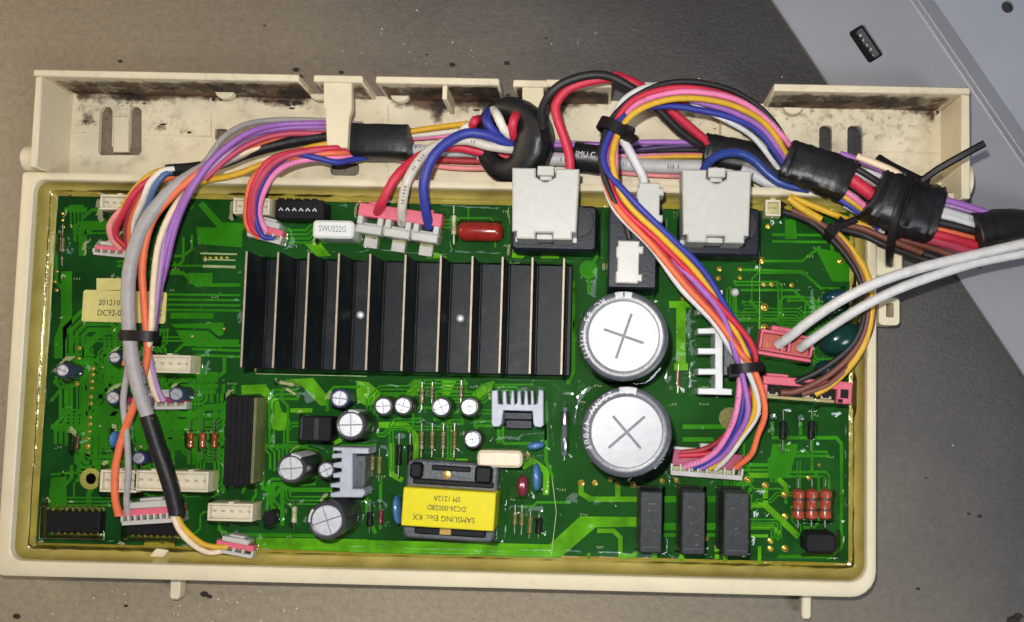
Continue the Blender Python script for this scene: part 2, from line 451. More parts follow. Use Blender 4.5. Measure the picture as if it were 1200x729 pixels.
# ------------------------------------------------------------------ sheet metal panel, upper right
ZP = 1.7
e0, e1 = P(907, 0, ZP), P(1200, 437, ZP)
vd = (e1-e0).normalized(); ud = Vector((-vd.y, vd.x, 0))
if ud.x < 0: ud = -ud
def uv(px, py): q = P(px, py, ZP)-e0; return (q.dot(ud), q.dot(vd))
pn = thing("metal_panel", "pale grey sheet metal panel lying on the floor at the upper right", "panel", e0)
def toW(u, v): q = e0+ud*u+vd*v; return (q.x, q.y)
g1 = uv(1066, 0)[0]; g2 = uv(1092, 0)[0]
V0, V1 = -220, 330
hole = [uv(995, 39), uv(1011, 27), uv(1035, 63), uv(1019, 75)]
hc = (sum(h[0] for h in hole)/4, sum(h[1] for h in hole)/4)
hr = [(hc[0]+p[0], hc[1]+p[1]) for p in rrect(6.0, 12.6, 1.0, 3)]
bm_ = MB()
bm_.plate([toW(*q) for q in ((0, V0), (g1, V0), (g1, V1), (0, V1))], [[toW(*q) for q in hr]], .7, ZP)
rc = uv(1181, 8)
circ = [(rc[0]+2.1*math.cos(2*math.pi*i/16), rc[1]+2.1*math.sin(2*math.pi*i/16)) for i in range(16)]
partw("flat_sheet", bm_, M['panel'], pn); bm_ = MB()
bm_.plate([toW(*q) for q in ((g2, V0), (290, V0), (290, V1), (g2, V1))], [[toW(*q) for q in circ]], .7, ZP)
partw("flat_sheet", bm_, M['panelb'], pn)
bm_ = MB()
prof = [(g1, ZP), (g1+.5, ZP+.2), (g1+1.0, ZP+1.9), (g1+1.4, ZP+2.05), (g2+.6, ZP), (g2+.6, ZP-.7), (g1+1.6, ZP+1.2), (g1, ZP-.7)]
rings = [[(*toW(u, v), z) for u, z in prof] for v in (V0, V1)]
bm_.loft(rings); partw("raised_bead", bm_, M['panel'], pn)
bm_ = MB(); bm_.box(-.35, .35, V0, V1, .05, ZP+.12, .15)
Mx = Matrix(((ud.x, vd.x, 0, e0.x), (ud.y, vd.y, 0, e0.y), (0, 0, 1, 0), (0, 0, 0, 1)))
bm_.xf(Mx); partw("folded_edge", bm_, M['panel'], pn)
bm_ = MB()
bm_.box(hc[0]-3.2, hc[0]+3.2, hc[1]-6.6, hc[1]+6.6, .02, .2, m=1)  # black plate standing in for the darkness inside the hole
for i, (du, dv, r_) in enumerate(((.6, -4.6, 1.5), (1.0, -2.6, 1.7), (.5, -.6, 1.5), (1.1, 1.3, 1.6), (1.0, 3.4, 1.8), (.7, 4.9, 1.2))):
    bm_.sphere((hc[0]+du, hc[1]+dv, .5), r_, 8, sc=(.9, .75, .5))
bm_.box(hc[0]+.2, hc[0]+2.4, hc[1]-5.6, hc[1]+5.6, .2, .8, .2)
bm_.xf(Matrix(((ud.x, vd.x, 0, e0.x), (ud.y, vd.y, 0, e0.y), (0, 0, 1, 0), (0, 0, 0, 1))))
partw("spring_clip", bm_, [M['steel'], M['black']], pn)

# ------------------------------------------------------------------ cream tray
XL, XR = P(9, 440, ZRIM).x, P(1028, 500, ZRIM).x
YT, YB = P(523, 217.5, ZRIM).y, P(527, 689, ZRIM).y
YT = P(300, 206, ZRIM).y
iXL, iXR = P(25, 440, ZRIM).x, P(1016, 500, ZRIM).x
iYT, iYB = P(300, 216, ZRIM).y, P(527, 670, ZRIM).y
tray = thing("plastic_tray", "cream plastic tray holding the green circuit board in clear resin", "tray", ((XL+XR)/2, (YT+YB)/2, 0))
def rr4(x0, x1, y0, y1, r, n=5):
    p = []
    for (cx, cy, a0, q) in ((x1, y1, 0, r[0]), (x0, y1, 90, r[1]), (x0, y0, 180, r[2]), (x1, y0, 270, r[3])):
        sx = -1 if cx == x1 else 1; sy = -1 if cy == y1 else 1
        for i in range(n+1):
            a = R(a0+90*i/n); p.append((cx+sx*q+q*math.cos(a), cy+sy*q+q*math.sin(a)))
    return p
ro = (1.5, 1.5, 2.5, 8); ri = (2, 3.5, 4, 5)
def ring(d, z, inner=False):
    if inner: return [(x, y, z) for x, y in rr4(iXL-d, iXR+d, iYB-d, iYT+d, [max(.3, q+d) for q in ri])]
    return [(x, y, z) for x, y in rr4(XL+d, XR-d, YB+d, YT-d, [max(.3, q-d) for q in ro])]
b = MB()
b.loft([ring(1.2, 0), ring(.7, 6), ring(0.1, ZRIM-1), ring(.25, ZRIM-.35), ring(.9, ZRIM), ring(.5, ZRIM, True), ring(.12, ZRIM-.3, True), ring(0, ZRIM-.8, True), ring(-.6, 2, True)])
partw("basin", b, M['cream'], tray)
# rear trough
ZT, ZTR = 4.0, 20.0
tL, tR = P(38, 140, ZTR).x, P(1137, 160, ZTR).x
tT = P(300, 87, ZTR).y-(-1.0); tT = P(200, 84, ZTR).y
tF = YT
def PX(px, py, z): q = P(px, py, z); return (q.x, q.y)
def slot(x0, y0, x1, y1, z=ZT, r=1.6):
    cx, cy, w, d = rect(x0, y0, x1, y1, z); return rrect(w, d, r, 3, cx, cy)
left_u = [PX(*q, ZT) for q in ((118, 182), (163, 182), (166, 178), (166, 130), (162, 125), (155, 125), (152, 130), (151, 172), (131, 172), (132, 130), (129, 125), (121, 125), (117, 131), (115, 178))]
holes = [left_u, slot(252, 151, 266, 164, r=.5), slot(387, 190, 421, 206), slot(960, 147, 975, 190), slot(993, 147, 1011, 196)]
b = MB(); b.plate([(tL+1, tF+.01), (tR-1, tF+.01), (tR-1, tT-1), (tL+1, tT-1)], holes, ZT-1.6, ZT)
partw("trough_floor", b, M['cream2'], tray)
tk = 2.3
def wall(px0, px1, z1=ZTR, y=tT, t=tk, name="rear_wall"):
    x0, x1 = P(px0, 95, ZTR).x, P(px1, 95, ZTR).x
    b = MB(); b.box(x0, x1, y-t, y, ZT-1.6 if name == "rear_wall" else ZT, z1, .35)
    return partw(name, b, M['cream2'], tray)
wall(38, 350); wall(440, 585); wall(640, 717); wall(907, 1137)
wall(367, 425); wall(601, 662, 19.2); wall(755, 830, 19.2)
b = MB(); b.box(tL, tL+tk, tF+.2, tT-tk-.01, ZT-1.6, ZTR, .35); partw("end_wall", b, M['cream'], tray)
b = MB(); b.box(tR-tk-.4, tR, P(1100, 232, ZTR).y, tT-tk-.01, ZT-1.6, ZTR, .35); partw("end_wall", b, M['cream'], tray)
b = MB(); yq = P(1080, 228, 14).y; b.box(XR+.05, tR-tk-.5, yq-1.5, yq+.6, 2.4, 15, .3); b.box(XR+.05, tR-tk-.5, yq+.5, tF+.4, 2.45, ZT-.05); partw("front_wall", b, M['cream'], tray)
# floor step line, ribs and lugs of the trough
b = MB(); x0 = P(78, 157, ZT).x; x1 = P(250, 160, ZT).x; y0 = P(160, 157, ZT).y
b.box(x0, x1, y0-8.6, y0, ZT, ZT+.35, .1); partw("floor_pad", b, M['cream'], tray) if False else None
for pa, pb in (((78, 156), (116, 157)), ((167, 158), (248, 160)), ((1012, 178), (1106, 180)), ((455, 122), (455, 200)), ((247, 115), (247, 160))):
    a_, c_ = P(*pa, ZT), P(*pb, ZT); b = MB(); b.tube([a_, c_], .28, 6); partw("floor_ridge", b, M['cream2'], tray)
b = MB()
for px in (521,):
    q = P(px, 92, ZTR); b.box(q.x-.75, q.x+.75, tT-tk-4.5, tT-tk+.1, ZT, ZTR-1, .2)
partw("rib", b, M['cream'], tray)
for px, py in ((266, 109), (928, 128), (470, 112), (376, 112)):
    q = P(px, py, 7); b = MB()
    b.prism([(-3, .0)]+[(-3*math.cos(math.pi*i/8), -2.2*math.sin(math.pi*i/8)-.01) for i in range(1, 8)]+[(3, 0)], -1.2, 1.2, .3)
    part("lug", b, M['cream'], tray, (q.x, min(q.y, tT-tk+.05), 8 if px > 400 else 8))
# snap arms over the trough
def poly_part(name, pts, z, t, m, parent, c=.3, label=None):
    b = MB(); b.prism([PX(x, y, z) for x, y in pts], z-t, z, c); return partw(name, b, M[m], parent, label)
poly_part("snap_arm", [(379, 95), (412, 95), (412, 128), (409, 137), (407, 173), (383, 173), (381, 128), (379, 126)], 19.2, 2.4, 'cream', tray)
poly_part("snap_arm", [(612, 99), (637, 99), (637, 122), (634, 140), (614, 140), (612, 122)], 18.4, 2.4, 'cream', tray)
poly_part("snap_arm", [(768, 101), (812, 101), (812, 118), (806, 128), (772, 128)], 18.4, 2.4, 'cream', tray)
poly_part("snap_tongue", [(132, 136), (150, 136), (150, 178), (132, 178)], 4.6, 1.4, 'cream', tray)
poly_part("catch_block", [(845, 140), (858, 140), (880, 172), (880, 182), (845, 170)], 9, 5, 'cream', tray)
# side knobs
for px, py, z, r, x0, x1 in ((25, 187, 12, 4.3, XL-1.0, tL-.0), (1137, 214, 12, 5.6, tR-.6, tR+2.6)):
    q = P(px, py, z); b = MB(); L_ = x1-x0
    b.lathe([(r*.86, 0), (r, .5), (r, L_-.5), (r*.86, L_)], 24)
    b.xf(Matrix.Rotation(R(90), 4, 'Y')); part("pivot_knob", b, M['cream'], tray, (x0, q.y, z))
# brackets on the right side
b = MB(); pts = [PX(x, y, 12) for x, y in ((1017, 283), (1038, 288), (1039, 312), (1048, 312), (1047, 290), (1058, 290), (1058, 318), (1052, 323), (1030, 323), (1018, 318))]
b.prism(pts, 7, 12, .5); partw("slotted_bracket", b, M['cream'], tray)
cx, cy, w, d = rect(1030, 349, 1054, 381, 13)
b = MB(); hx, hy, hw, hd = rect(1038.5, 355, 1047.5, 372, 13)
b.plate(rrect(w, d, 1.3, 4, cx, cy), [rrect(hw, hd, .3, 2, hx, hy)], 6, 13); partw("loop_tab", b, M['cream'], tray)
# pegs along the front and two bridge tabs in the resin
for px, py, w in ((207, 690, 12), (944, 713, 11)):
    q = P(px, py, 5); y0 = YB+1.5; y1 = P(px, py+12, 5).y; k = w*K(5)/2; b = MB()
    b.prism([(q.x-k, y0), (q.x-k, y1+k*.7), (q.x-k*.6, y1+.1), (q.x+k*.6, y1+.1), (q.x+k, y1+k*.7), (q.x+k, y0)], 2.5, 6.5, .5)
    partw("peg", b, M['cream'], tray)
poly_part("bridge_tab", [(168, 660), (186, 661), (197, 645), (183, 642)], 10.6, 3, 'cream', tray)
poly_part("bridge_tab", [(930, 672), (946, 672), (952, 687), (935, 687)], 10.8, 3, 'cream', tray)
# dirt caught along the foot of the rear wall
rg = random.Random(11)
def grime(spots, mt, name, label=None):
    b = MB()
    for px, py, sx, sy, n, r in spots:
        for k in range(n):
            x, y = rg.gauss(px, sx), rg.gauss(py, sy)
            z = ZT; q = P(x, y, z)
            if q.y > tT-tk: z = min(ZT+(q.y-(tT-tk))*2.2, 18); q = P(x, y, z); q.y = min(q.y, tT-tk-.02)
            if not (tL+2.5 < q.x < tR-3): continue
            rr = rg.uniform(.25, 1)*r
            fl = rg.random() < .35; b.sphere((q.x, q.y, z+rr*.05), rr*(1.5 if fl else .8), 7, sc=(rg.uniform(.7, 2.0), rg.uniform(.4, .9), .12 if fl else .4))
    return partw(name, b, M[mt], tray, kind="stuff", label=label)
grime([(328, 118, 13, 2.5, 22, .8), (340, 122, 6, 5, 18, .9), (101, 106, 4, 2, 6, .9), (256, 113, 6, 2, 6, .6), (375, 113, 8, 2, 6, .5), (508, 124, 6, 5, 14, .7), (560, 116, 22, 6, 26, .8), (590, 118, 12, 6, 18, .8), (1026, 120, 3, 1.5, 6, .9), (1095, 134, 5, 2, 10, .6), (101, 138, 4, 6, 4, .5), (190, 148, 3, 2, 4, .5), (218, 155, 4, 2, 4, .5), (170, 115, 30, 10, 9, .35), (960, 160, 50, 16, 8, .3), (830, 150, 12, 8, 4, .4)], 'grime', "black_grime")
def film_mat():
    m = bpy.data.materials.new("smeared_dirt"); m.use_nodes = True; nt = m.node_tree; N = nt.nodes; L = nt.links
    pb = N["Principled BSDF"]; pb.inputs["Roughness"].default_value = .8
    at = N.new("ShaderNodeAttribute"); at.attribute_name = "dirt"
    tc = N.new("ShaderNodeTexCoord"); n1 = N.new("ShaderNodeTexNoise"); n1.inputs["Scale"].default_value = 330; n1.inputs["Detail"].default_value = 9; n1.inputs["Roughness"].default_value = .72
    L.new(tc.outputs["Object"], n1.inputs["Vector"])
    ad = N.new("ShaderNodeMath"); ad.operation = 'MULTIPLY_ADD'; L.new(n1.outputs["Fac"], ad.inputs[0]); ad.inputs[1].default_value = 1.7; L.new(at.outputs["Fac"], ad.inputs[2])
    rp_ = N.new("ShaderNodeValToRGB"); e = rp_.color_ramp.elements; e[0].position = .98; e[0].color = (0, 0, 0, 1); e[1].position = 1.0; e[1].color = (0, 0, 0, 1)
    mp = N.new("ShaderNodeMapRange"); mp.inputs[1].default_value = 1.15; mp.inputs[2].default_value = 1.75; mp.inputs[3].default_value = 0; mp.inputs[4].default_value = .96
    L.new(ad.outputs[0], mp.inputs[0])
    n2 = N.new("ShaderNodeTexNoise"); n2.inputs["Scale"].default_value = 120; n2.inputs["Detail"].default_value = 4; L.new(tc.outputs["Object"], n2.inputs["Vector"])
    cr = N.new("ShaderNodeValToRGB"); cr.color_ramp.elements[0].position = .42; cr.color_ramp.elements[0].color = (.018, .011, .007, 1); cr.color_ramp.elements[1].position = .62; cr.color_ramp.elements[1].color = (.14, .075, .040, 1)
    L.new(n2.outputs["Fac"], cr.inputs[0]); L.new(cr.outputs[0], pb.inputs["Base Color"])
    tr = N.new("ShaderNodeBsdfTransparent"); mx = N.new("ShaderNodeMixShader")
    L.new(mp.outputs[0], mx.inputs[0]); L.new(tr.outputs[0], mx.inputs[1]); L.new(pb.outputs[0], mx.inputs[2]); L.new(mx.outputs[0], N["Material Output"].inputs[0])
    return m
M['film'] = film_mat()
SPOT = [(328, 117, 18, 4, 1.0), (352, 106, 7, 10, .95), (180, 113, 60, 2.5, .55), (165, 114, 14, 3, .6), (256, 113, 12, 4, .55), (101, 108, 7, 5, .6), (101, 137, 6, 8, .35), (190, 150, 8, 6, .35), (218, 155, 10, 4, .4), (130, 125, 70, 20, .18), (470, 118, 30, 5, .4), (500, 121, 18, 5, .6), (513, 128, 6, 12, .75), (560, 114, 30, 9, .95), (600, 116, 22, 10, .9), (655, 122, 14, 14, .5), (692, 117, 26, 5, .75), (735, 125, 12, 14, .6), (800, 135, 20, 12, .35), (975, 123, 70, 2.5, .34), (1026, 119, 4, 2.5, .6), (1085, 130, 14, 3, .5), (1096, 135, 6, 4, .7), (960, 135, 60, 20, .2), (1060, 150, 40, 20, .15), (300, 100, 60, 10, .28), (180, 100, 80, 8, .2), (1010, 112, 90, 8, .25), (500, 105, 50, 8, .3)]
for xa, xb in ((50, 350), (368, 424), (441, 584), (602, 716), (756, 829), (908, 1122)):
    wx0, wx1 = P(xa, 95, ZTR).x, P(xb, 95, ZTR).x; nn = max(8, int((wx1-wx0)/.7))
    yw = tT-tk; prof = [(yw-15+15*i/14-.06, ZT+.05) for i in range(14)]+[(yw-.06, ZT+.06+i*1.1) for i in range(14)]
    v, dd = [], []
    for i in range(nn+1):
        x = wx0+(wx1-wx0)*i/nn
        for (yy, zz) in prof:
            v.append((x, yy, zz)); d_ = CM.transposed() @ Vector((x, yy, zz-CAMZ)); px, py = PX0+F*d_.x/-d_.z, PY0-F*d_.y/-d_.z
            edge = min(1, (x-wx0)/1.5, (wx1-x)/1.5, (yy-(yw-15))/4)
            dd.append((.44 if zz > ZT+.2 else .10)*min(1, max(0, (18.5-zz)/3), max(0, edge)*2)+max(0, edge)*sum(a_*math.exp(-((px-sx_)/wx_)**2*.5-((py-sy_)/wy_)**2*.5) for sx_, sy_, wx_, wy_, a_ in SPOT) if edge > 0 else -1)
    n_ = len(prof); f = [(i*n_+j_, (i+1)*n_+j_, (i+1)*n_+j_+1, i*n_+j_+1) for i in range(nn) for j_ in range(n_-1)]
    b = MB(); b.add(v, f); o = partw("dirt_film", b, M['film'], tray, kind="stuff")
    at = o.data.attributes.new("dirt", 'FLOAT', 'POINT'); at.data.foreach_set("value", dd)

# ------------------------------------------------------------------ circuit board
bXL, bXR = P(51, 470, ZB).x, P(995, 500, ZB).x
bYT, bYB = P(300, 232, ZB).y, P(527, 648, ZB).y
BO = Vector(((bXL+bXR)/2, (bYT+bYB)/2, ZB))
board = thing("circuit_board", "green circuit board crowded with components under glossy clear resin", "circuit board", BO)
FOOT = []                                   # footprints for the resin meniscus (kind, cx, cy, w, d, rot, top)
def foot(cx, cy, w, d, rz=0.0, top=99): FOOT.append((cx, cy, w/2, d/2, rz, top))
b = MB(); b.box(bXL, bXR, bYB, bYT, ZB-1.6, ZB, .08); partw("bare_board", b, M['pcb'], board)
b = MB(); b.loft([ring(-.55, 2.05, True), ring(-.45, ZB-.5, True)]); partw("resin_bed", b, M['resin'], board)
b = MB(); b.loft([ring(-dd_, z_, True) for dd_, z_ in ((3.6, ZR-.25), (2.6, ZR+.12), (1.7, ZR+.55), (1.0, ZR+1.2), (.5, ZR+2.2), (.22, ZR+3.4), (.06, ZR+4.3), (.02, ZR+4.5))], cap0=False, cap1=False); partw("resin_fillet", b, M['fillet'], board)
# traces: (photo points, width px)
TR, PO = MB(), MB(); zk = [0]
def trace(pts, w, mb=None):
    mb = mb if mb is not None else TR
    z0 = ZB+.005; zk[0] += 1; z = ZB+.035+.004*(zk[0] % 23)
    q = [P(x, y, ZB).to_2d() for x, y in pts]; h = w*K(ZB)/2; n = len(q); Lp, Rp = [], []
    for i in range(n):
        a = (q[i]-q[i-1]).normalized() if i else (q[1]-q[0]).normalized()
        c = (q[i+1]-q[i]).normalized() if i < n-1 else a
        na, nc = Vector((-a.y, a.x)), Vector((-c.y, c.x)); k = na+nc
        k = k/max(.4, k.dot(na)) if k.length > 1e-5 else na
        Lp.append(q[i]+k*h); Rp.append(q[i]-k*h)
    for i in range(n-1):
        v = [(*Lp[i], z), (*Lp[i+1], z), (*Rp[i+1], z), (*Rp[i], z), (*Lp[i], z0), (*Lp[i+1], z0), (*Rp[i+1], z0), (*Rp[i], z0)]
        mb.add(v, [(0, 3, 2, 1), (0, 1, 5, 4), (2, 3, 7, 6)])
def pour(pts, mb=None):
    mb = mb if mb is not None else PO
    zk[0] += 1; z = ZB+.03+.004*(zk[0] % 23); q = [PX(x, y, ZB) for x, y in pts]
    mb.plate(q, [], ZB+.003, z)
for pts, w in (([(75, 246), (102, 246)], 6), ([(96, 256), (108, 246), (132, 246)], 4), ([(97, 300), (97, 274), (106, 264), (136, 264)], 9), ([(78, 318), (78, 378), (70, 398), (70, 420)], 13), ([(100, 500), (100, 408), (118, 390), (150, 384)], 8),
    ([(126, 417), (126, 446), (112, 449)], 4), ([(133, 462), (136, 446), (160, 442)], 4), ([(235, 238), (258, 264), (286, 266)], 8), ([(225, 416), (282, 418)], 3), ([(225, 409), (282, 411)], 3), ([(205, 413), (215, 404), (282, 405)], 3), ([(263, 419), (263, 436), (256, 441), (215, 441)], 4),
    ([(248, 449), (248, 472)], 4), ([(262, 450), (262, 470)], 4), ([(274, 452), (274, 462)], 4), ([(222, 480), (222, 500)], 4), ([(220, 492), (240, 478), (262, 476)], 7), ([(252, 480), (252, 500)], 5),
    ([(307, 523), (350, 523), (372, 530)], 5), ([(308, 541), (308, 572), (322, 578)], 4), ([(331, 616), (331, 574), (340, 568), (370, 566)], 5), ([(316, 587), (330, 572), (372, 560)], 5), ([(338, 574), (390, 574)], 5), ([(257, 611), (257, 620), (266, 626), (372, 628)], 4),
    ([(300, 470), (300, 580)], 3), ([(293, 590), (300, 580)], 3), ([(292, 520), (292, 560), (284, 578)], 3), ([(262, 578), (262, 560)], 4), ([(112, 525), (112, 560), (104, 580), (104, 590)], 6), ([(84, 545), (84, 560), (70, 575), (70, 600)], 4), ([(60, 556), (112, 552)], 3), ([(60, 500), (96, 500)], 6),
    ([(60, 470), (75, 452), (90, 452)], 4), ([(120, 540), (140, 548), (160, 548)], 4), ([(66, 275), (66, 330), (74, 340)], 4), ([(190, 320), (215, 320), (230, 334), (282, 334)], 4), ([(196, 300), (215, 300), (225, 292), (225, 275)], 3), ([(190, 345), (282, 346)], 2.5), ([(190, 351), (282, 352)], 2.5), ([(190, 357), (282, 358)], 2.5), ([(190, 363), (282, 364)], 2.5),
    ([(200, 370), (250, 370)], 7), ([(905, 513), (980, 513), (986, 520), (986, 640), (976, 652), (912, 652)], 4), ([(905, 494), (905, 510)], 4), ([(938, 494), (938, 510)], 4), ([(893, 306), (940, 306), (960, 290)], 3), ([(868, 316), (940, 318), (962, 338), (985, 338)], 3), ([(868, 340), (930, 340), (950, 360), (965, 360)], 3), ([(878, 352), (890, 365), (890, 385)], 4), ([(905, 275), (990, 276)], 3), ([(905, 283), (985, 284)], 3), ([(975, 285), (975, 318), (985, 330)], 4),
    ([(800, 500), (850, 500), (870, 480), (870, 460)], 5), ([(800, 515), (836, 515)], 5), ([(672, 330), (672, 436), (665, 450)], 4), ([(700, 300), (690, 315), (690, 345)], 4), ([(795, 300), (795, 340)], 5), ([(777, 585), (796, 585)], 7), ([(777, 617), (796, 617)], 8), ([(777, 627), (796, 627)], 4), ([(827, 585), (850, 585)], 7), ([(827, 617), (850, 617)], 8), ([(827, 627), (850, 627)], 4),
    ([(430, 570), (430, 600), (440, 625)], 4), ([(446, 560), (446, 620)], 4), ([(640, 470), (640, 540), (648, 560)], 4), ([(552, 470), (560, 510)], 4), ([(390, 530), (400, 522), (440, 522)], 3)):
    trace(pts, w)
for pts, w in (([(283, 457), (308, 456), (322, 474), (328, 492)], 11), ([(444, 498), (476, 498), (487, 511), (487, 541), (548, 541)], 7), ([(459, 519), (459, 556), (472, 563)], 6), ([(681, 567), (681, 578), (692, 585), (750, 585)], 6), ([(724, 567), (724, 584)], 6), ([(700, 622), (719, 622), (727, 630), (727, 652), (742, 652), (746, 645)], 5), ([(877, 557), (908, 557), (921, 570), (921, 581)], 6), ([(897, 569), (897, 592), (880, 592)], 6), ([(897, 592), (936, 629)], 7), ([(880, 617), (905, 617), (914, 626)], 5), ([(880, 628), (900, 628)], 3.5), ([(340, 481), (366, 481)], 5), ([(390, 520), (400, 515)], 5), ([(798, 354), (798, 432)], 11), ([(784, 357), (812, 356)], 8), ([(790, 430), (806, 430)], 8), ([(612, 548), (624, 540), (640, 552), (640, 580)], 7), ([(690, 662), (690, 648)], 4), ([(767, 655), (767, 646)], 6), ([(799, 660), (799, 650)], 6), ([(840, 655), (840, 640)], 5), ([(850, 658), (850, 646)], 5), ([(890, 640), (890, 662)], 4), ([(845, 560), (860, 552)], 4), ([(536, 548), (524, 540)], 5)):
    trace(pts, w, PO)
for pts in ([(334, 445), (367, 443), (386, 467), (385, 476), (375, 475), (354, 453), (334, 451)], [(418, 446), (432, 448), (446, 460), (442, 472), (430, 476), (418, 470)], [(518, 446), (535, 446), (527, 463), (518, 463)], [(567, 450), (579, 446), (580, 454), (562, 467), (553, 463)], [(486, 446), (499, 446), (488, 463), (475, 462)],
    [(318, 486), (326, 482), (336, 484), (340, 494), (337, 503), (327, 505), (318, 502)], [(430, 633), (644, 638), (680, 605), (746, 606), (746, 617), (698, 618), (656, 654), (430, 648)], [(300, 630), (430, 632), (430, 648), (300, 642)] , [(500, 296), (512, 296), (525, 302), (500, 303)], [(356, 285), (375, 284), (388, 300), (372, 301)], [(634, 294), (655, 294), (655, 303), (634, 303)], [(600, 296), (618, 298), (612, 303), (600, 302)]):
    pour(pts)
for pts in ([(200, 380), (262, 378), (262, 392), (256, 394), (246, 385), (206, 384)], [(206, 387), (244, 388), (256, 398), (280, 398), (280, 403), (216, 403)], [(220, 320), (249, 320), (249, 333), (222, 333)], [(230, 266), (284, 268), (284, 290), (232, 286)], [(920, 258), (932, 256), (934, 280), (920, 280)], [(60, 560), (78, 558), (78, 596), (56, 596)], [(905, 520), (935, 520), (925, 560), (900, 560)], [(955, 290), (1000, 300), (1000, 330), (975, 330)]):
    pour(pts, TR)
rg = random.Random(21)                      # the finer routed tracks between them
def routes(x0, y0, x1, y1, n, w):
    for k in range(n):
        x, y = rg.uniform(x0, x1), rg.uniform(y0, y1); pts = [(x, y)]; d = rg.choice([(1, 0), (0, 1), (-1, 0), (0, -1)])
        for s_ in range(rg.choice([1, 2, 2, 3])):
            l = rg.uniform(14, 60); x, y = x+d[0]*l, y+d[1]*l; pts.append((x, y))
            e = rg.choice([-1, 1]); l = rg.uniform(4, 8)
            x, y = x+d[0]*l-d[1]*l*e, y+d[1]*l+d[0]*l*e; pts.append((x, y)); d = (-d[1]*e, d[0]*e) if rg.random() < .6 else d
        l = rg.uniform(8, 30); pts.append((x+d[0]*l, y+d[1]*l))
        m = rg.choice([1, 1, 2, 3, 4]); ww = rg.choice(w); gap = ww+rg.uniform(1.6, 2.4)
        if not all(x0 <= a <= x1-m*gap and y0 <= c <= y1-m*gap for a, c in pts): continue
        V2 = [Vector(p) for p in pts]
        for q in range(m):
            off = []
            for i in range(len(V2)):
                a = (V2[i]-V2[i-1]).normalized() if i else (V2[1]-V2[0]).normalized()
                c = (V2[i+1]-V2[i]).normalized() if i < len(V2)-1 else a
                na, nc = Vector((-a.y, a.x)), Vector((-c.y, c.x)); kk = na+nc
                kk = kk/max(.5, kk.dot(na)) if kk.length > 1e-5 else na
                off.append(tuple(V2[i]+kk*gap*q))
            trace(off, ww)
            for e_ in (off[0], off[-1]):
                if rg.random() < .5: c_ = P(*e_, ZB); VIA.append((c_.x, c_.y))
VIA = []
for q in ((68, 240, 285, 335, 60, [2, 3, 4]), (64, 380, 285, 590, 110, [2, 3, 4, 5]), (300, 445, 450, 625, 40, [2, 3]), (440, 450, 680, 560, 40, [2, 3]), (860, 300, 995, 440, 34, [1.5, 2, 3]), (860, 480, 985, 650, 40, [1.5, 2, 3]), (680, 560, 760, 655, 18, [2, 3]), (300, 235, 600, 300, 34, [2, 3]), (590, 560, 690, 630, 24, [2, 3]), (50, 590, 300, 632, 30, [2, 3])):
    routes(*q)
vb = MB()
for vx, vy in VIA: vb.lathe([(.62, ZB), (.62, ZB+.16), (.34, ZB+.17), (.3, ZB+.08)], 8, vx, vy)
partw("via_ring", vb, M['trace'], board, kind="stuff", base=BO)
partw("copper_trace", TR, M['trace'], board, kind="stuff", base=BO)
partw("copper_pour", PO, M['pour'], board, kind="stuff", base=BO)
# silkscreen outlines
TRs = MB()
for pts, w in (([(48, 594), (122, 596), (122, 632), (46, 631), (48, 594)], .8), ([(235, 297), (278, 298)], 2), ([(238, 304), (276, 305)], 1.5), ([(238, 312), (276, 313)], 3), ([(300, 438), (430, 441)], .8), ([(890, 290), (890, 400)], .6), ([(645, 545), (652, 600), (646, 650)], .8), ([(300, 648), (420, 651)], 2.2), ([(440, 653), (500, 655)], 2.2)):
    trace(pts, w, TRs)
for k in range(150):
    x, y = rg.uniform(62, 985), rg.uniform(238, 645)
    for q in range(rg.choice([2, 3, 3, 4])):
        if rg.random() < .5: trace([(x+q*3, y), (x+q*3, y+2.6)], .7, TRs)
        else: trace([(x+q*3-.8, y+rg.choice([0, 1.3, 2.6])), (x+q*3+1.2, y+rg.choice([0, 1.3, 2.6]))], .7, TRs)
partw("silkscreen", TRs, M['silk'], board, kind="stuff", base=BO)
# solder pads and test points
pad = None
PADS = [(892, 305, 4), (867, 315, 2.6), (867, 325, 2.6), (895, 333, 3), (904, 333, 3), (896, 360, 4.6), (896, 384, 4.6), (985, 306, 4), (900, 265, 3), (843, 315, 3), (842, 326, 3), (928, 334, 3), (681, 566, 4), (697, 566, 3.4), (724, 567, 3.6), (742, 568, 4), (897, 569, 4), (920, 580, 4), (920, 605, 3.4), (903, 634, 3.4), (903, 643, 3.4), (920, 643, 4), (828, 631, 3), (840, 641, 3), (776, 564, 3), (793, 563, 3), (876, 562, 4), (715, 562, 3), (618, 533, 3), (92, 408, 3.4), (92, 420, 2.6), (92, 433, 2.6), (90, 450, 3.2),
    (108, 432, 3.4), (108, 439, 3), (107, 447, 3.2), (107, 455, 3.2), (106, 465, 3.2), (106, 473, 3.4), (105, 489, 3), (105, 497, 3), (104, 506, 3), (103, 514, 3), (102, 523, 4), (73, 250, 2), (73, 258, 2), (74, 266, 2), (73, 275, 2), (73, 284, 2), (73, 294, 2), (73, 303, 2), (66, 318, 2.4), (64, 330, 2.4), (66, 340, 2.4), (240, 302, 2), (246, 302, 2), (253, 302, 2), (259, 302, 2), (266, 302, 2), (800, 350, 2.4), (808, 350, 2.4), (795, 421, 2.6), (225, 394, 2), (262, 385, 2), (948, 560, 3), (960, 545, 2)]
for px, py, r in PADS:
    q = P(px, py, ZB); rr = r*K(ZB)
    if pad is None:
        b = MB(); b.lathe([(1, 0), (1, .06), (.8, .14), (.42, .30), (.3, .62), (.05, .72)], 12)
        pad = part("solder_joint", b, M['gold'], board, q); o = pad
    else: o = copy_part(pad, board, q)
    o.scale = (rr, rr, .8 if r < 3.5 else 1.1)

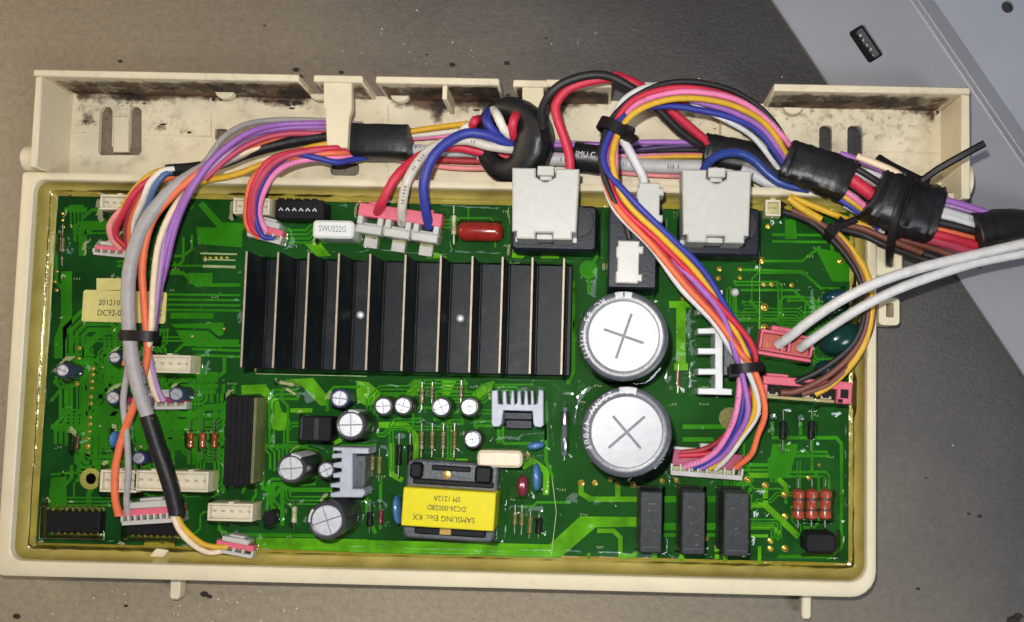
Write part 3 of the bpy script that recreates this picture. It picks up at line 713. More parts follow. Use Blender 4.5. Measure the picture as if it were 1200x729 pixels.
# ---- component builders ------------------------------------------------------
def header(x0, y0, x1, y1, n, ztop=ZB+7, label=None, rz=0.0, m='ivory', name="pin_header"):
    cx, cy, w, d = rect(x0, y0, x1, y1, ztop); h = ztop-ZB; t = .75
    b = MB(); f_ = h-1.6; b.box(-w/2, w/2, -d/2, d/2, 0, f_)
    b.box(-w/2, w/2, -d/2, -d/2+t, f_, h, .15); b.box(-w/2, -w/2+t, -d/2+t, d/2-t, f_, h, .1); b.box(w/2-t, w/2, -d/2+t, d/2-t, f_, h, .1)
    b.box(-w/2, w/2, d/2-t, d/2, f_, h, .15)
    for i in range(max(1, n//3)):
        x = -w/2+w*(i+.5)/max(1, n//3); b.box(x-.8, x+.8, d/2, d/2+.5, 1.4, h-.2, .1)
    o = part(name, b, M[m], board, (cx, cy, ZB), rz, label)
    b = MB()
    for i in range(n):
        x = -w/2+1.6+(w-3.2)*(i/(n-1) if n > 1 else .5); b.box(x-.5, x+.5, -.12, .45, h-1.6, h-1.1, .1)
    part("pin_row", b, M['headerdark'], o)
    foot(cx, cy, w, d, rz); return o
def elco(px, py, rpx, h, sl='sleeve', rot=0.4, label=None, stripe=None, name="electrolytic_capacitor"):
    zt = ZB+h; q = P(px, py, zt); r = rpx*K(zt); cx, cy = q.x, q.y
    b = MB(); b.lathe([(r*.96, 0), (r, .4), (r, 1.6), (r*.93, 2.0), (r, 2.5), (r, h-.9), (r*.985, h-.35), (r*.93, h-.02), (r*.86, h), (r*.80, h-.12), (r*.79, h-.5)], 32)
    o = part(name, b, M[sl], board, (cx, cy, ZB), 0, label)
    b = MB(); b.lathe([(r*.80, h-.5), (r*.80, h-.20), (r*.2, h-.19)], 32, m=1)
    g_ = max(.035, r*.014)
    if r > 10:
        cr = []
        for k in range(4):
            a = rot+k*math.pi/2; al, wi = r*(.46 if k % 2 else .52), r*.034
            for u_, v_ in ((wi*.9, -wi*.9), (al, -wi*.9), (al+wi*.4, 0), (al, wi*.9)):
                cr.append((u_*math.cos(a)-v_*math.sin(a), u_*math.sin(a)+v_*math.cos(a)))
        cr = [p for i, p in enumerate(cr)]
        b.plate([(r*.775*math.cos(2*math.pi*i/40), r*.775*math.sin(2*math.pi*i/40)) for i in range(40)], [cr], h-.21, h-.02)
    for k in (range(4) if r <= 10 else ()):
        a0 = rot+k*math.pi/2; rr = r*.775; pts = []
        off = Vector((math.cos(a0+math.pi/4), math.sin(a0+math.pi/4)))*g_*1.41
        pts = [(off.x, off.y)]+[(off.x+(rr-g_*1.5)*math.cos(a0+math.pi/2*i/8), off.y+(rr-g_*1.5)*math.sin(a0+math.pi/2*i/8)) for i in range(9)]
        b.prism(pts, h-.25, h-.01, .12)
    part("vent_top", b, [M['alu' if r > 10 else 'alus'], M['score']], o)
    if stripe is not None:
        b = MB()
        b.loft([[(r*kk*math.cos(a), r*kk*math.sin(a), z) for a in (stripe-.38, stripe-.2, stripe, stripe+.2, stripe+.38)] for kk, z in ((1.006, 3), (1.006, h-.9), (.991, h-.33), (.935, h+.012), (.862, h+.016))], closed=False, cap0=False, cap1=False)
        part("polarity_stripe", b, M['print'], o)
    foot(cx, cy, 2*r, 2*r, 'c'); return o
def axial(x0, y0, x1, y1, rb, frac, m, zc=ZB+1.9, lead=.28, bands=(), label=None, name="resistor", bulge=True):
    a, c = P(x0, y0, zc), P(x1, y1, zc); v = c-a; L_ = v.length; rz = math.atan2(v.y, v.x)
    hb = L_*frac/2
    b = MB(); pr = [(rb*.5, -hb), (rb, -hb+rb*.35), (rb*1.0, -hb*.55), (rb*(.86 if bulge else 1), -hb*.35), (rb*(.86 if bulge else 1), hb*.35), (rb, hb*.55), (rb, hb-rb*.35), (rb*.5, hb)]
    b.lathe(pr, 12); b.xf(Matrix.Rotation(R(90), 4, 'Y'))
    mid = (a+c)/2; o = part(name, b, M[m], board, (mid.x, mid.y, zc), rz, label)
    b = MB(); z0 = ZB-zc
    for s in (-1, 1):
        b.tube([Vector((s*hb*.95, 0, 0)), Vector((s*(L_/2-.5), 0, 0)), Vector((s*L_/2, 0, -.4)), Vector((s*L_/2, 0, z0))], lead, 6)
    part("lead", b, M['tin'], o)
    if bands:
        b = MB()
        for t_, w_ in bands: b.lathe([(rb*1.03, t_*hb-w_), (rb*1.03, t_*hb+w_)], 12)
        b.xf(Matrix.Rotation(R(90), 4, 'Y')); part("colour_band", b, M['brown'], o)
    foot(mid.x, mid.y, L_*frac, rb*1.6, rz); return o
def rblock(x0, y0, x1, y1, ztop, r, m, name, label=None, c=.4, z0=ZB, rz=0.0):
    cx, cy, w, d = rect(x0, y0, x1, y1, ztop)
    b = MB(); b.prism(rrect(w, d, r, 5), 0, ztop-z0, c)
    o = part(name, b, M[m], board, (cx, cy, z0), rz, label); foot(cx, cy, w, d, rz); return o, cx, cy, w, d
def disc(px, py, z, rx, rz_, th, m, ang=0, label=None, name="ceramic_capacitor"):
    """upright lens-shaped disc: rx half width, rz_ half height, th half thickness"""
    q = P(px, py, z); b = MB(); b.sphere((0, 0, 0), 1, 16, sc=(rx, th, rz_))
    b.tube([Vector((-rx*.5, 0, -rz_*.6)), Vector((-rx*.5, 0, ZB-z))], .3, 6); b.tube([Vector((rx*.5, 0, -rz_*.6)), Vector((rx*.5, 0, ZB-z))], .3, 6)
    o = part(name, b, M[m], board, (q.x, q.y, z), ang, label); foot(q.x, q.y, 2*rx, 2*th, ang); return o

# ---- heat sink ---------------------------------------------------------------
ZF, ZFT = 13.0, 29.0
tops = [(289, 282.5), (326, 320), (361, 356), (397, 392), (434, 429.5), (475.5, 471), (517, 512.5), (554, 550), (589, 586), (624, 621), (661, 658)]
fx = [(P(a, 294, ZFT).x+P(c, 432, ZFT).x)/2 for a, c in tops]
hy0, hy1 = P(470, 298, ZFT).y, P(470, 435, ZFT).y
hx0, hx1 = fx[0]-.9, P(668, 436, ZF).x
hs = MB(); hs.box(hx0, hx1, hy1, hy0, ZB+1.2, ZF, .25)
heat = partw("heat_sink", hs, M['anod'], board, "black finned heat sink spanning the middle of the board")
foot((hx0+hx1)/2, (hy0+hy1)/2, hx1-hx0, hy0-hy1)
L0 = hy0-hy1
b = MB(); b.box(-.38, .38, -L0/2, L0/2, 0, ZFT-ZF, .1, m=0, mtop=1)
b.box(-.95, .95, -L0/2+.02, L0/2-.02, 0, .8, .35)
fin = part("fin", b, [M['anod'], M['fintip']], heat, (fx[0], (hy0+hy1)/2, ZF-.02))
for x in fx[1:]: copy_part(fin, heat, (x+random.uniform(-.08, .08), (hy0+hy1)/2, ZF-.02), R(random.uniform(-.12, .12)))
scw = None
for px, py in ((421.5, 369), (539, 373)):
    q = P(px, py, ZF+1)
    b = MB(); b.lathe([(1.25, 0), (1.3, .35), (1.15, .7), (.8, .95), (.4, 1.08), (.1, 1.1)], 18)
    if scw is None: scw = part("screw", b, M['zinc'], heat, (q.x, q.y, ZF))
    else: copy_part(scw, heat, (q.x, q.y, ZF), .5)
b = MB(); b.box(hx0+4, hx1-6, hy1+3, hy0-3, ZB, ZB+1.3); partw("power_module", b, M['black'], board); 

# ---- big capacitors ----------------------------------------------------------
def bigcap(px, py, rot, label, word, a0, st):
    h = 34; zt = ZB+h; rpx = 53; o = elco(px, py, rpx, h, 'sleeveb', rot, label)
    r = rpx*K(zt); c = WL[o.name][0]
    b = MB()
    for s0, s1 in st:
        aa = [s0+(s1-s0)*i/6 for i in range(7)]
        b.loft([[(r*k*math.cos(a), r*k*math.sin(a), z) for a in aa] for k, z in ((1.004, h-8), (1.004, h-.9), (.989, h-.33), (.935, h+.014), (.865, h+.016), (.812, h-.1))], closed=False, cap0=False, cap1=False)
    part("polarity_mark", b, M['print'], o)
    me_all = []
    n = len(word)
    for i, ch in enumerate(word):
        if ch == ' ': continue
        me = text_mesh(ch, 4.0, M['print'], ext=.05); a = a0+i*.155
        me.transform(Matrix.Translation((r*.905*math.cos(a)*S, r*.905*math.sin(a)*S, (h+.04)*S)) @ Matrix.Rotation(a-math.pi/2+math.pi, 4, 'Z') @ Matrix.Diagonal((.62, .55, 1, 1)))
        me_all.append(me)
    bm = bmesh.new()
    for me in me_all: bm.from_mesh(me); bpy.data.meshes.remove(me)
    me = bpy.data.meshes.new("lettering"); bm.to_mesh(me); bm.free(); me.materials.append(M['print'])
    link("lettering", me, o, c, 0)
    return o
bigcap(731, 394, math.radians(72), "large upright white-topped capacitor, upper one of the big pair", "RC 85 VM(M)", R(122), [(R(80), R(90)), (R(92), R(103))])
bigcap(734.5, 506.5, math.radians(42), "large upright white-topped capacitor, lower one of the big pair", "250WV 470uF", R(115), [(R(78), R(101))])

# ---- small electrolytics -----------------------------------------------------
elco(341, 549, 17.5, 17, 'sleeve', .1, "medium black capacitor left of the white comb heat sink", R(70))
elco(383, 610, 22.5, 17, 'sleeve', .35, "widest black capacitor at the bottom left of the yellow transformer", R(165))
elco(411, 498, 18, 13, 'sleeve', .05, "medium black capacitor above the white comb heat sink", R(80))
for px, py, r, h, sl in ((398, 467, 11.5, 9, 'sleevebl'), (449, 476, 11.5, 9, 'sleeve'), (472, 475.5, 11.5, 9, 'sleeve'), (517, 477, 12, 9, 'sleeve'), (549.5, 477, 11.5, 9, 'sleeve'), (553.5, 515, 11, 9, 'sleeve'), (382, 551, 10.5, 9, 'sleeve'), (73, 434, 8.5, 8, 'sleevebl'), (134, 419, 7.5, 7, 'sleevebl'), (132, 466, 8.5, 8, 'sleevebl'), (206, 462, 9, 8, 'sleevebl'), (162, 537, 8, 7, 'sleevebl')):
    elco(px, py, r, h, sl, random.uniform(0, 1.5), name="small_electrolytic_capacitor")

# ---- headers -----------------------------------------------------------------
header(117, 228, 162, 246, 5, label="white pin header at the upper left corner of the board")
header(273, 232, 316, 251, 4, label="white pin header left of the black connector strip")
header(172, 416, 223, 437, 5, label="ivory pin header beside the grey cable")
header(117, 551, 160, 577, 4, label="ivory pin header section left of the black sheath")
header(157, 552, 244, 576, 8, label="long ivory pin header crossed by the black sheath")
header(243, 590, 296, 611, 5, label="ivory pin header below the tall black module")
header(897, 234, 915, 253, 2, ztop=ZB+5, label="tiny white two pin header right of the big white plug")
# black strip connector with six latches
o, cx, cy, w, d = rblock(322, 234, 380, 257, ZB+7, .8, 'black', "strip_connector", "black strip connector with six pins near the top edge")
b = MB()
for i in range(6):
    x = -w/2+2+(w-5)*i/5; b.tube([Vector((x-.6, -.5, 7.1)), Vector((x, .35, 7.3)), Vector((x+.6, -.5, 7.1))], .22, 6)
part("contact", b, M['zinc'], o)
b = MB()
for i in range(5): x = -w/2+1.6+(w-5)*i/4; b.box(x-.9, x+.9, d/2-.6, d/2+.5, 2, 6.8, .15)
part("latch", b, M['black'], o)
# white box capacitor with print
o, cx, cy, w, d = rblock(366, 258, 414, 279, ZB+10, 1.3, 'greycap', "film_capacitor", "white box capacitor with grey lettering above the heat sink", c=.6)
lettering("SWU222G", 2.7, M['greyink'], o, (cx-.1, cy, ZB+10.02), R(-1), .72)
# red film capacitor
q = P(563, 271, ZB+4); b = MB()
b.tube([Vector((x, 0, 0)) for x in (-7.3, -7, -6.2, -5, 0, 5, 6.2, 7, 7.3)], 1, 14, flat=[(k*3.1, k*3.4) for k in (.35, .6, .9, 1, 1, 1, .9, .6, .35)])
o = part("film_capacitor", b, M['redcap'], board, (q.x, q.y, ZB+3.2), 0, "dark red film capacitor left of the big white plug"); foot(q.x, q.y, 14, 5.6)
# beige film capacitor
rblock(559, 528, 612, 548, ZB+9, 1.6, 'beige', "film_capacitor", "cream coloured box capacitor above the yellow transformer", c=.8)
# resistors and diodes
axial(532, 240, 532, 288, .9, .5, 'resgrey', label=None)
for x in (224, 238, 252): axial(x, 492, x-1, 540, .95, .38, 'diodered', name="glass_diode")
for x in (936, 951.5, 967.5): axial(x, 560, x-1, 622, 2.0, .58, 'resred', name="resistor", zc=ZB+2.4, bands=((-.35, .35), (.35, .35)))
for x in (494.5, 507, 520, 533): axial(x, 494, x-1, 538, .85, .5, 'resbody', bands=((-.4, .2), (0, .2), (.4, .2)))
for x in (468, 481): axial(x, 506, x-1, 560, .95, .45, 'black', name="diode", bands=())
for x, y0, y1 in ((495, 446, 482), (507, 446, 474), (541, 444, 474)): axial(x, y0, x-1, y1, .9, .5, 'resbody', bands=((-.4, .2), (.3, .2)))
for x in (918, 951): axial(x, 478, x-1, 530, 1.25, .42, 'black', name="diode", zc=ZB+2.2)
axial(345.5, 585, 344.5, 621, .9, .55, 'resgrey')
axial(434, 590, 433, 626, 1.1, .5, 'black', name="diode")
axial(446, 590, 446, 622, .8, .5, 'resmaroon')
for x, y0, y1 in ((437, 526, 560), (445, 524, 566)): axial(x, y0, x-1, y1, .8, .5, 'resbody')
axial(795, 425, 794, 462, .6, .5, 'resmaroon', zc=ZB+1.2)
axial(350, 452, 322, 447, .7, .6, 'resgrey', zc=ZB+1.2)
axial(632, 600, 631, 632, 1.2, .6, 'black', name="diode"); axial(622, 598, 620, 632, .9, .6, 'resbody')
axial(604, 590, 603, 626, .8, .4, 'resbody'); axial(612, 590, 611, 628, .8, .4, 'resbody')
axial(92, 505, 90, 532, .8, .6, 'brown'); axial(74, 262, 73, 312, .7, .35, 'resbody'); axial(330, 452, 352, 466, .5, .5, 'resgrey', zc=ZB+1)
axial(662, 340-0, 662.5, 341, .3, .4, 'tin') if False else None
# glass fuse between two clips
q0, q1 = P(662, 470, ZB+4), P(661, 541, ZB+4)
v = q1-q0; L_ = v.length; rz = math.atan2(v.y, v.x); mid = (q0+q1)/2
b = MB(); b.lathe([(1.0, -7.5), (1.0, 7.5)], 14); b.xf(Matrix.Rotation(R(90), 4, 'Y'))
fu = part("glass_fuse", b, M['glass'], board, (mid.x, mid.y, ZB+3.4), rz, "slim glass fuse with steel end caps left of the big capacitors")
b = MB()
for s in (-1, 1):
    b.lathe([(1.1, s*3.6-1.6), (1.45, s*3.6-1.4), (1.45, s*5.8+0), (1.2, s*5.8+.4)], 14) if s > 0 else b.lathe([(1.2, -6.2), (1.45, -5.8), (1.45, -2.2), (1.1, -2.0)], 14)
b.lathe([(.3, 7), (.3, 9.2)], 8); b.lathe([(.3, -9.2), (.3, -7)], 8)
b.xf(Matrix.Rotation(R(90), 4, 'Y')); part("end_cap", b, M['steel'], fu)
foot(mid.x, mid.y, 15, 2.4, rz)
# ceramic discs
disc(135, 515, ZB+5, 1.3, 2.6, 2.6, 'bluedisc', R(90)*0, None)
disc(628, 522, ZB+5, 2.9, 2.6, 1.3, 'bluedisc', R(12), None)
disc(629, 559, ZB+6, 4.4, 3.6, 1.45, 'bluedisc', R(-88), None)
disc(466, 597, ZB+6, 4.6, 3.6, 1.4, 'bluedisc', R(-84), None)
disc(984, 396, ZB+5, 7.2, 5.4, 5.2, 'teal', R(25), "large dark teal disc beside the pink plug of the white leads", "varistor")
disc(967, 432, ZB+3.5, 3.6, 3.0, 2.6, 'tealblue', R(5), None, "varistor")
disc(980, 348, ZB+4, 4.6, 3.2, 2.6, 'tealblue', R(10), "blue disc half hidden under the white leads", "varistor")
# maroon epoxy part
q = P(612, 570, ZB+4); b = MB(); b.sphere((0, 0, 0), 1, 14, sc=(2.0, 3.4, 2.6)); part("thermistor", b, M['resmaroon'], board, (q.x, q.y, ZB+3), 0, "maroon bead right of the yellow transformer"); foot(q.x, q.y, 4, 6)
# tall black module with a steel back
o, cx, cy, w, d = rblock(263, 464, 293, 569, ZB+10, .5, 'black', "driver_module", "tall narrow black module standing upright left of centre", c=.3)
b = MB(); b.box(w/2+.05, w/2+1.0, -d/2+.6, d/2-.4, -.0, 8.5, .1); part("steel_plate", b, M['olive'], o); foot(cx+w/2, cy, 2, d)
b = MB()
for k in (-.34, -.12, .1, .32): b.box(w*k-.35, w*k+.35, -d/2+.6, d/2-.6, 9.9, 10.3, .12)
part("moulding_ridge", b, M['black'], o)
# DIP chips
def dip(x0, y0, x1, y1, n, label):
    zt = ZB+4.2; cx, cy, w, d = rect(x0, y0, x1, y1, zt)
    b = MB(); b.prism([(-w/2, -d/2), (w/2, -d/2), (w/2, d/2), (-w/2, d/2)], .6, 4.2, .35); b.lathe([(.9, 4.19), (.85, 4.23)], 12, -w/2+1.4, 0)
    o = part("chip", b, M['black'], board, (cx, cy, ZB), 0, label)
    b = MB()
    for i in range(n):
        x = -w/2+1.2+(w-2.4)*i/(n-1)
        for s in (-1, 1): b.tube([Vector((x, s*d/2, 2.3)), Vector((x, s*(d/2+.8), 2.25)), Vector((x, s*(d/2+1.1), 1.6)), Vector((x, s*(d/2+1.25), 0))], .32, 6)
    part("pin_row", b, M['gold'], o); foot(cx, cy, w, d+2); return o
dip(53, 600, 116, 624, 8, "black chip in the bottom left corner of the board")
dip(148, 607, 208, 627, 8, "black chip partly under the pink and white plug")
# transistor, inductor, block
q = P(316, 607, ZB+5); b = MB(); b.prism([(2.3*math.cos(a), 2.3*math.sin(a)) for a in [R(-40+i*20) for i in range(14)]], 0, 5, .2); part("transistor", b, M['black'], board, (q.x, q.y, ZB), R(90)); foot(q.x, q.y, 4.6, 4.6, 'c')
q = P(590, 460, ZB+3)
o, cx, cy, w, d = rblock(350, 488, 388, 517, ZB+7, .6, 'black', "optocoupler", "squat black block left of the medium capacitors", c=.3)
b = MB(); b.box(-.2, 1.3, -d/2+.4, d/2-.4, 6.9, 7.25, .1); b.box(-w/2+.5, -w/2+1.3, -d/2+.6, d/2-.6, 6.9, 7.2, .1); part("moulding_ridge", b, M['relay'], o)
q = P(560, 480, ZB+2)
rblock(943, 624, 981, 649, ZB+6, 1.8, 'black', "inductor", "small black inductor in the bottom right corner of the board", c=.8)
b = MB(); cx, cy, w, d = rect(951, 632, 972, 645, ZB+6.1); b.box(cx-w/2, cx+w/2, cy-d/2, cy+d/2, ZB+5.9, ZB+6.15, .05); partw("marking_plate", b, M['relay'], board) if False else None
# relays
for i, (x0, y0, x1, y1) in enumerate(((750, 576, 776, 648), (799, 576, 826.5, 650), (848, 577, 878, 652))):
    cx, cy, w, d = rect(x0, y0, x1, y1, ZB+15)
    b = MB(); b.prism(rrect(w, d, .7, 3), 0, 15, .35); b.prism(rrect(w+.6, d+.6, .5, 2), 0, 2.2, .2)
    o = part("relay", b, M['relay'], board, (cx, cy, ZB), 0, ("black box relay, leftmost of the row of three below the big capacitors", "black box relay, middle of the row of three at the bottom", "black box relay, rightmost of the row of three at the bottom")[i])
    foot(cx, cy, w+.6, d+.6)
    b = MB(); b.box(-w/2+.8, w/2-.8, -d/2+1.6, -d/2+1.75, 14.98, 15.03)
    rr_ = random.Random(i)
    for k in range(7):
        x = -w*.1+rr_.uniform(-1.2, 2.0); y = rr_.uniform(-d*.36, d*.36); b.box(x, x+rr_.uniform(.4, 1.2), y, y+.22, 14.98, 15.03)
    part("faint_print", b, M['ferrite'], o)
# power relays under the big white plugs, and the tall black box between them
for x0, y0, x1, y1, lb in ((599, 240, 700, 294, "black relay base under the left big white plug"), (797, 243, 891, 300, "black relay base under the right big white plug")):
    o, cx, cy, w, d = rblock(x0, y0, x1, y1, ZB+11, 1.8, 'navy', "power_relay", lb, c=.8)
    b = MB(); b.lathe([(5, 11-.02), (4.8, 11.3), (4.4, 11.35)], 24, w/2-6, 2); part("raised_disc", b, M['relay'], o)
o, cx, cy, w, d = rblock(713, 237, 770, 338, ZB+20, .8, 'navy', "power_relay", "tall black box above the upper big capacitor", c=.5)
# comb shaped plates
def comb_plate(pts, z, t, m, name, label, stand=True):
    b = MB(); b.prism([PX(x, y, z) for x, y in pts], z-t, z, .25)
    if stand:
        a = np.array(b.v); cx, cy = a[:, 0].mean(), a[:, 1].mean(); w, d = np.ptp(a[:, 0]), np.ptp(a[:, 1])
    o = partw(name, b, M[m], board, label)
    return o, cx, cy, w, d
pts = [(387, 583), (387, 578), (398, 576), (398, 572), (387, 571), (387, 567), (398, 565), (398, 560), (390, 560), (390, 555), (400, 553), (400, 549), (390, 548), (390, 543), (400, 541), (400, 537), (389, 537), (389, 532), (400, 531), (400, 529), (390, 528), (390, 524), (432, 525), (432, 532), (413, 532), (413, 573), (426, 573), (428, 578), (424, 583)]
o, cx, cy, w, d = comb_plate(pts, ZB+13, 9, 'comb', "comb_heat_sink", "pale comb shaped metal heat sink left of the transformer"); foot(cx, cy, w*.8, d*.9)
cx, cy, w, d = rect(414, 534, 428, 572, ZB+9); b = MB(); b.box(cx-w/2, cx+w/2, cy-d/2, cy+d/2, ZB, ZB+9, .3); b.box(cx-.4, cx+.8, cy-d/2+1.5, cy+d/2-2, ZB+9, ZB+9.4, .15); partw("power_transistor", b, M['ferrite'], board)
pts = [(576, 458), (583, 457), (584, 473), (589, 474), (589, 458), (593, 458), (594, 473), (598, 474), (599, 458), (602, 458), (603, 474), (606, 472), (607, 458), (610, 458), (611, 474), (614, 474), (615, 458), (618, 458), (619, 474), (622, 474), (622, 458), (625, 458), (626, 474), (630, 473), (631, 457), (637, 457), (637, 498), (634, 501), (627, 500), (625, 496), (624, 482), (590, 481), (588, 496), (585, 500), (578, 500), (576, 497)]
o, cx, cy, w, d = comb_plate(pts, ZB+11, 8, 'comb', "comb_heat_sink", "grey fork shaped heat sink below the fins"); foot(cx, cy, w, d)
cx, cy, w, d = rect(590, 483, 624, 492, ZB+8); b = MB(); b.box(cx-w/2, cx+w/2, cy-d/2, cy+d/2, ZB, ZB+8, .3); b.box(cx-w/2+.3, cx+w/2-.3, cy-d/2-3, cy-d/2, ZB, ZB+4, .3); partw("bridge_rectifier", b, M['navy'], board)
pts = [(838, 340), (847, 340), (847, 455), (858, 456), (858, 463), (818, 462), (818, 455), (838, 455), (838, 439), (818, 439), (818, 432), (838, 432), (838, 415), (818, 415), (818, 408), (838, 408), (838, 391), (818, 391), (818, 385), (838, 384), (838, 369), (818, 368), (818, 361), (838, 361)]
o, cx, cy, w, d = comb_plate(pts, ZB+12, 10, 'greycap', "comb_heat_sink", "white comb shaped bracket beside the rainbow wires")
q = P(842, 400, ZB); foot(q.x, q.y, 2.5, 31)
for y in (365, 388, 411, 435, 458): q = P(829, y, ZB+5); foot(q.x, q.y, 5, 2)
cx, cy, w, d = rect(848, 382, 862, 440, ZB+9); b = MB(); b.box(cx-w/2, cx+w/2, cy-d/2, cy+d/2, ZB, ZB+9, .3); partw("rectifier_block", b, M['ferrite'], board); foot(cx, cy, w, d)
# transformer
zt = ZB+14; cx, cy, w, d = rect(471, 574, 580, 619.5, zt)
b = MB(); b.prism(rrect(w+.2, d+12.4, 2, 3, -.6, 1.6), 1.0, 7.5, .6)
tfm = part("transformer", b, M['ferrite'], board, (cx, cy, ZB), R(-2.2), "yellow taped transformer printed upside down near the bottom edge"); foot(cx, cy+1.5, w, d+12, R(-2.2))
b = MB(); b.box(-w/2, w/2, -d/2, d/2, 2, 14, .35); part("yellow_wrap", b, M['yellowtape'], tfm)
b = MB(); b.box(-w/2+1.5, w/2-1.5, d/2+.6, d/2+2.2, 7.3, 8.8, .3); b.box(-w/2+.5, -w/2+4.5, d/2+2.2, d/2+7.2, 7.3, 9.6, .8); b.box(w/2-7.5, w/2-2, d/2+1.8, d/2+7.4, 7.3, 9.8, .9); b.box(-w/2+7, w/2-9, d/2+5, d/2+6.6, 7, 8.6, .3); b.box(-w/2+3, w/2-3, -d/2-3.2, -d/2-.4, 5, 8.2, .5)
part("bobbin", b, M['black'], tfm)
b = MB(); b.lathe([(1.3, 7.2), (1.3, 8.4), (.4, 8.7)], 12, -2.2, d/2+3.8); b.box(-3.2, .4, -d/2-2.9, -d/2-.5, 8, 8.5, .2); part("amber_bead", b, M['gold'], tfm)
for txt, dy, sz, sx in (("SAMSUNG Elec. KX", -2.8, 2.45, .92), ("DC26-00028D", .3, 2.3, .85), ("SM 1212A", 3.1, 2.3, .85)):
    off = Matrix.Rotation(R(-2.2), 3, 'Z') @ Vector((-.6 if dy > -2 else -1.2, dy, 0)); lettering(txt, sz, M['ink'], tfm, (cx+off.x, cy+off.y, ZB+14.03), R(180-2.2), sx)
# yellow paper label
cx, cy, w, d = rect(97, 341, 195, 378, ZB+1.8); b = MB(); b.prism(rrect(w, d, .8, 3), 0, .25)
o = part("paper_label", b, M['paper'], board, (cx, cy, ZB+1.75), R(-.4), "yellow paper label half hidden by the grey cable")
q = P(128, 355, ZB+2); lettering("201210", 2.6, M['ink'], o, (q.x, q.y, ZB+2.02), 0, .9); q = P(128, 367, ZB+2); lettering("DC92-0", 2.8, M['ink'], o, (q.x, q.y, ZB+2.02), 0, .85)
q = P(187, 352, ZB+2); lettering("1F", 2.6, M['ink'], o, (q.x, q.y, ZB+2.02), 0, .9); q = P(187, 367, ZB+2); lettering("C", 2.8, M['ink'], o, (q.x, q.y, ZB+2.02), 0, .85)
poly_part("paper_label", [(113, 326), (145, 326), (145, 340), (113, 340)], ZB+1.9, .2, 'paper', board, c=.03)
poly_part("board_notch_tab", [(170, 633), (204, 633), (204, 642), (168, 642)], ZB+.35, .3, 'resin', board, c=.03)
# mounting eyelet
q = P(107, 561, ZB+.3); b = MB(); b.lathe([(3.4, 0), (3.4, .5), (3.2, .6), (1.9, .6), (1.7, .35), (1.7, 0)], 28); part("eyelet", b, M['paper'], board, q)
q = P(690, 316, ZB+.2); b = MB(); b.lathe([(3.0, 0), (3.0, .3), (2.2, .4), (1.6, .2)], 24); part("eyelet", b, M['trace'], board, q)
q = P(855, 490, ZB+.2); b = MB(); b.lathe([(3.4, 0), (3.4, .3), (1.8, .35)], 24); part("eyelet", b, M['resbody'], board, q)
q = P(862, 342, ZB+3); b = MB(); b.sphere((0, 0, 1.4), 1.5, 10); part("glue_drop", b, M['white'], board, (q.x, q.y, ZB))

# ------------------------------------------------------------------ wiring
wr = random.Random(77)
def wire(parent, pts, col, r=.85, label=None, k=8, n=10, name="wire"):
    pts = [(x+(wr.uniform(-.8, .8) if 0 < i < len(pts)-1 else 0), y+(wr.uniform(-.8, .8) if 0 < i < len(pts)-1 else 0), z) for i, (x, y, z) in enumerate(pts)]
    pp = path(pts, k); rad = [r*(1+wr.uniform(-.025, .025)) for _ in pp]
    b = MB(); b.tube(pp, rad, n)
    o = partw(name, b, M[col], parent, label)
    if col in ('w_pink', 'w_lilac', 'w_salmon', 'w_lgrey', 'w_steel', 'w_milky') and r < 2.5:
        fine = catmull(pp[::2], 6) if len(pp) > 8 else pp; ink = MB(); acc = 0; on = False
        for i in range(1, len(fine)):
            acc += (fine[i]-fine[i-1]).length
            if acc > .8:
                acc = 0
                on = wr.random() < (.75 if on else .10)
                if on:
                    t = (fine[i]-fine[i-1]).normalized(); sd = t.cross(Vector((0, 0, 1)))
                    if sd.length > .2:
                        sd.normalize(); up = sd.cross(t); c_ = fine[i]+up*(r*.90)+sd*(r*.25); hl, hw = wr.uniform(.12, .30), r*.26
                        q_ = [c_+t*hl+sd*hw, c_+t*hl-sd*hw, c_-t*hl-sd*hw, c_-t*hl+sd*hw]
                        ink.add([tuple(p+up*(r*.12)) for p in q_]+[tuple(p-up*(r*.25)) for p in q_], [(0, 1, 2, 3), (0, 1, 5, 4), (1, 2, 6, 5), (2, 3, 7, 6), (3, 0, 4, 7)])
        if ink.v: partw("print", ink, M['greyink'], o, kind="stuff", base=WL[o.name][0])
    return o
def wrap(pts, flat, mt, name, parent=None, k=6, n=18, rough=.02):
    b = MB(); pp = path(pts, k); fl_ = []
    for i in range(len(pp)):
        e = .95 if i in (0, len(pp)-1) else 1; fl_.append((flat[0]*e, flat[1]*e))
    b.tube(pp, 1, n, flat=fl_, rough=rough, sq=(.5 if mt == 'tape' else 1)); return partw(name, b, M[mt], parent)
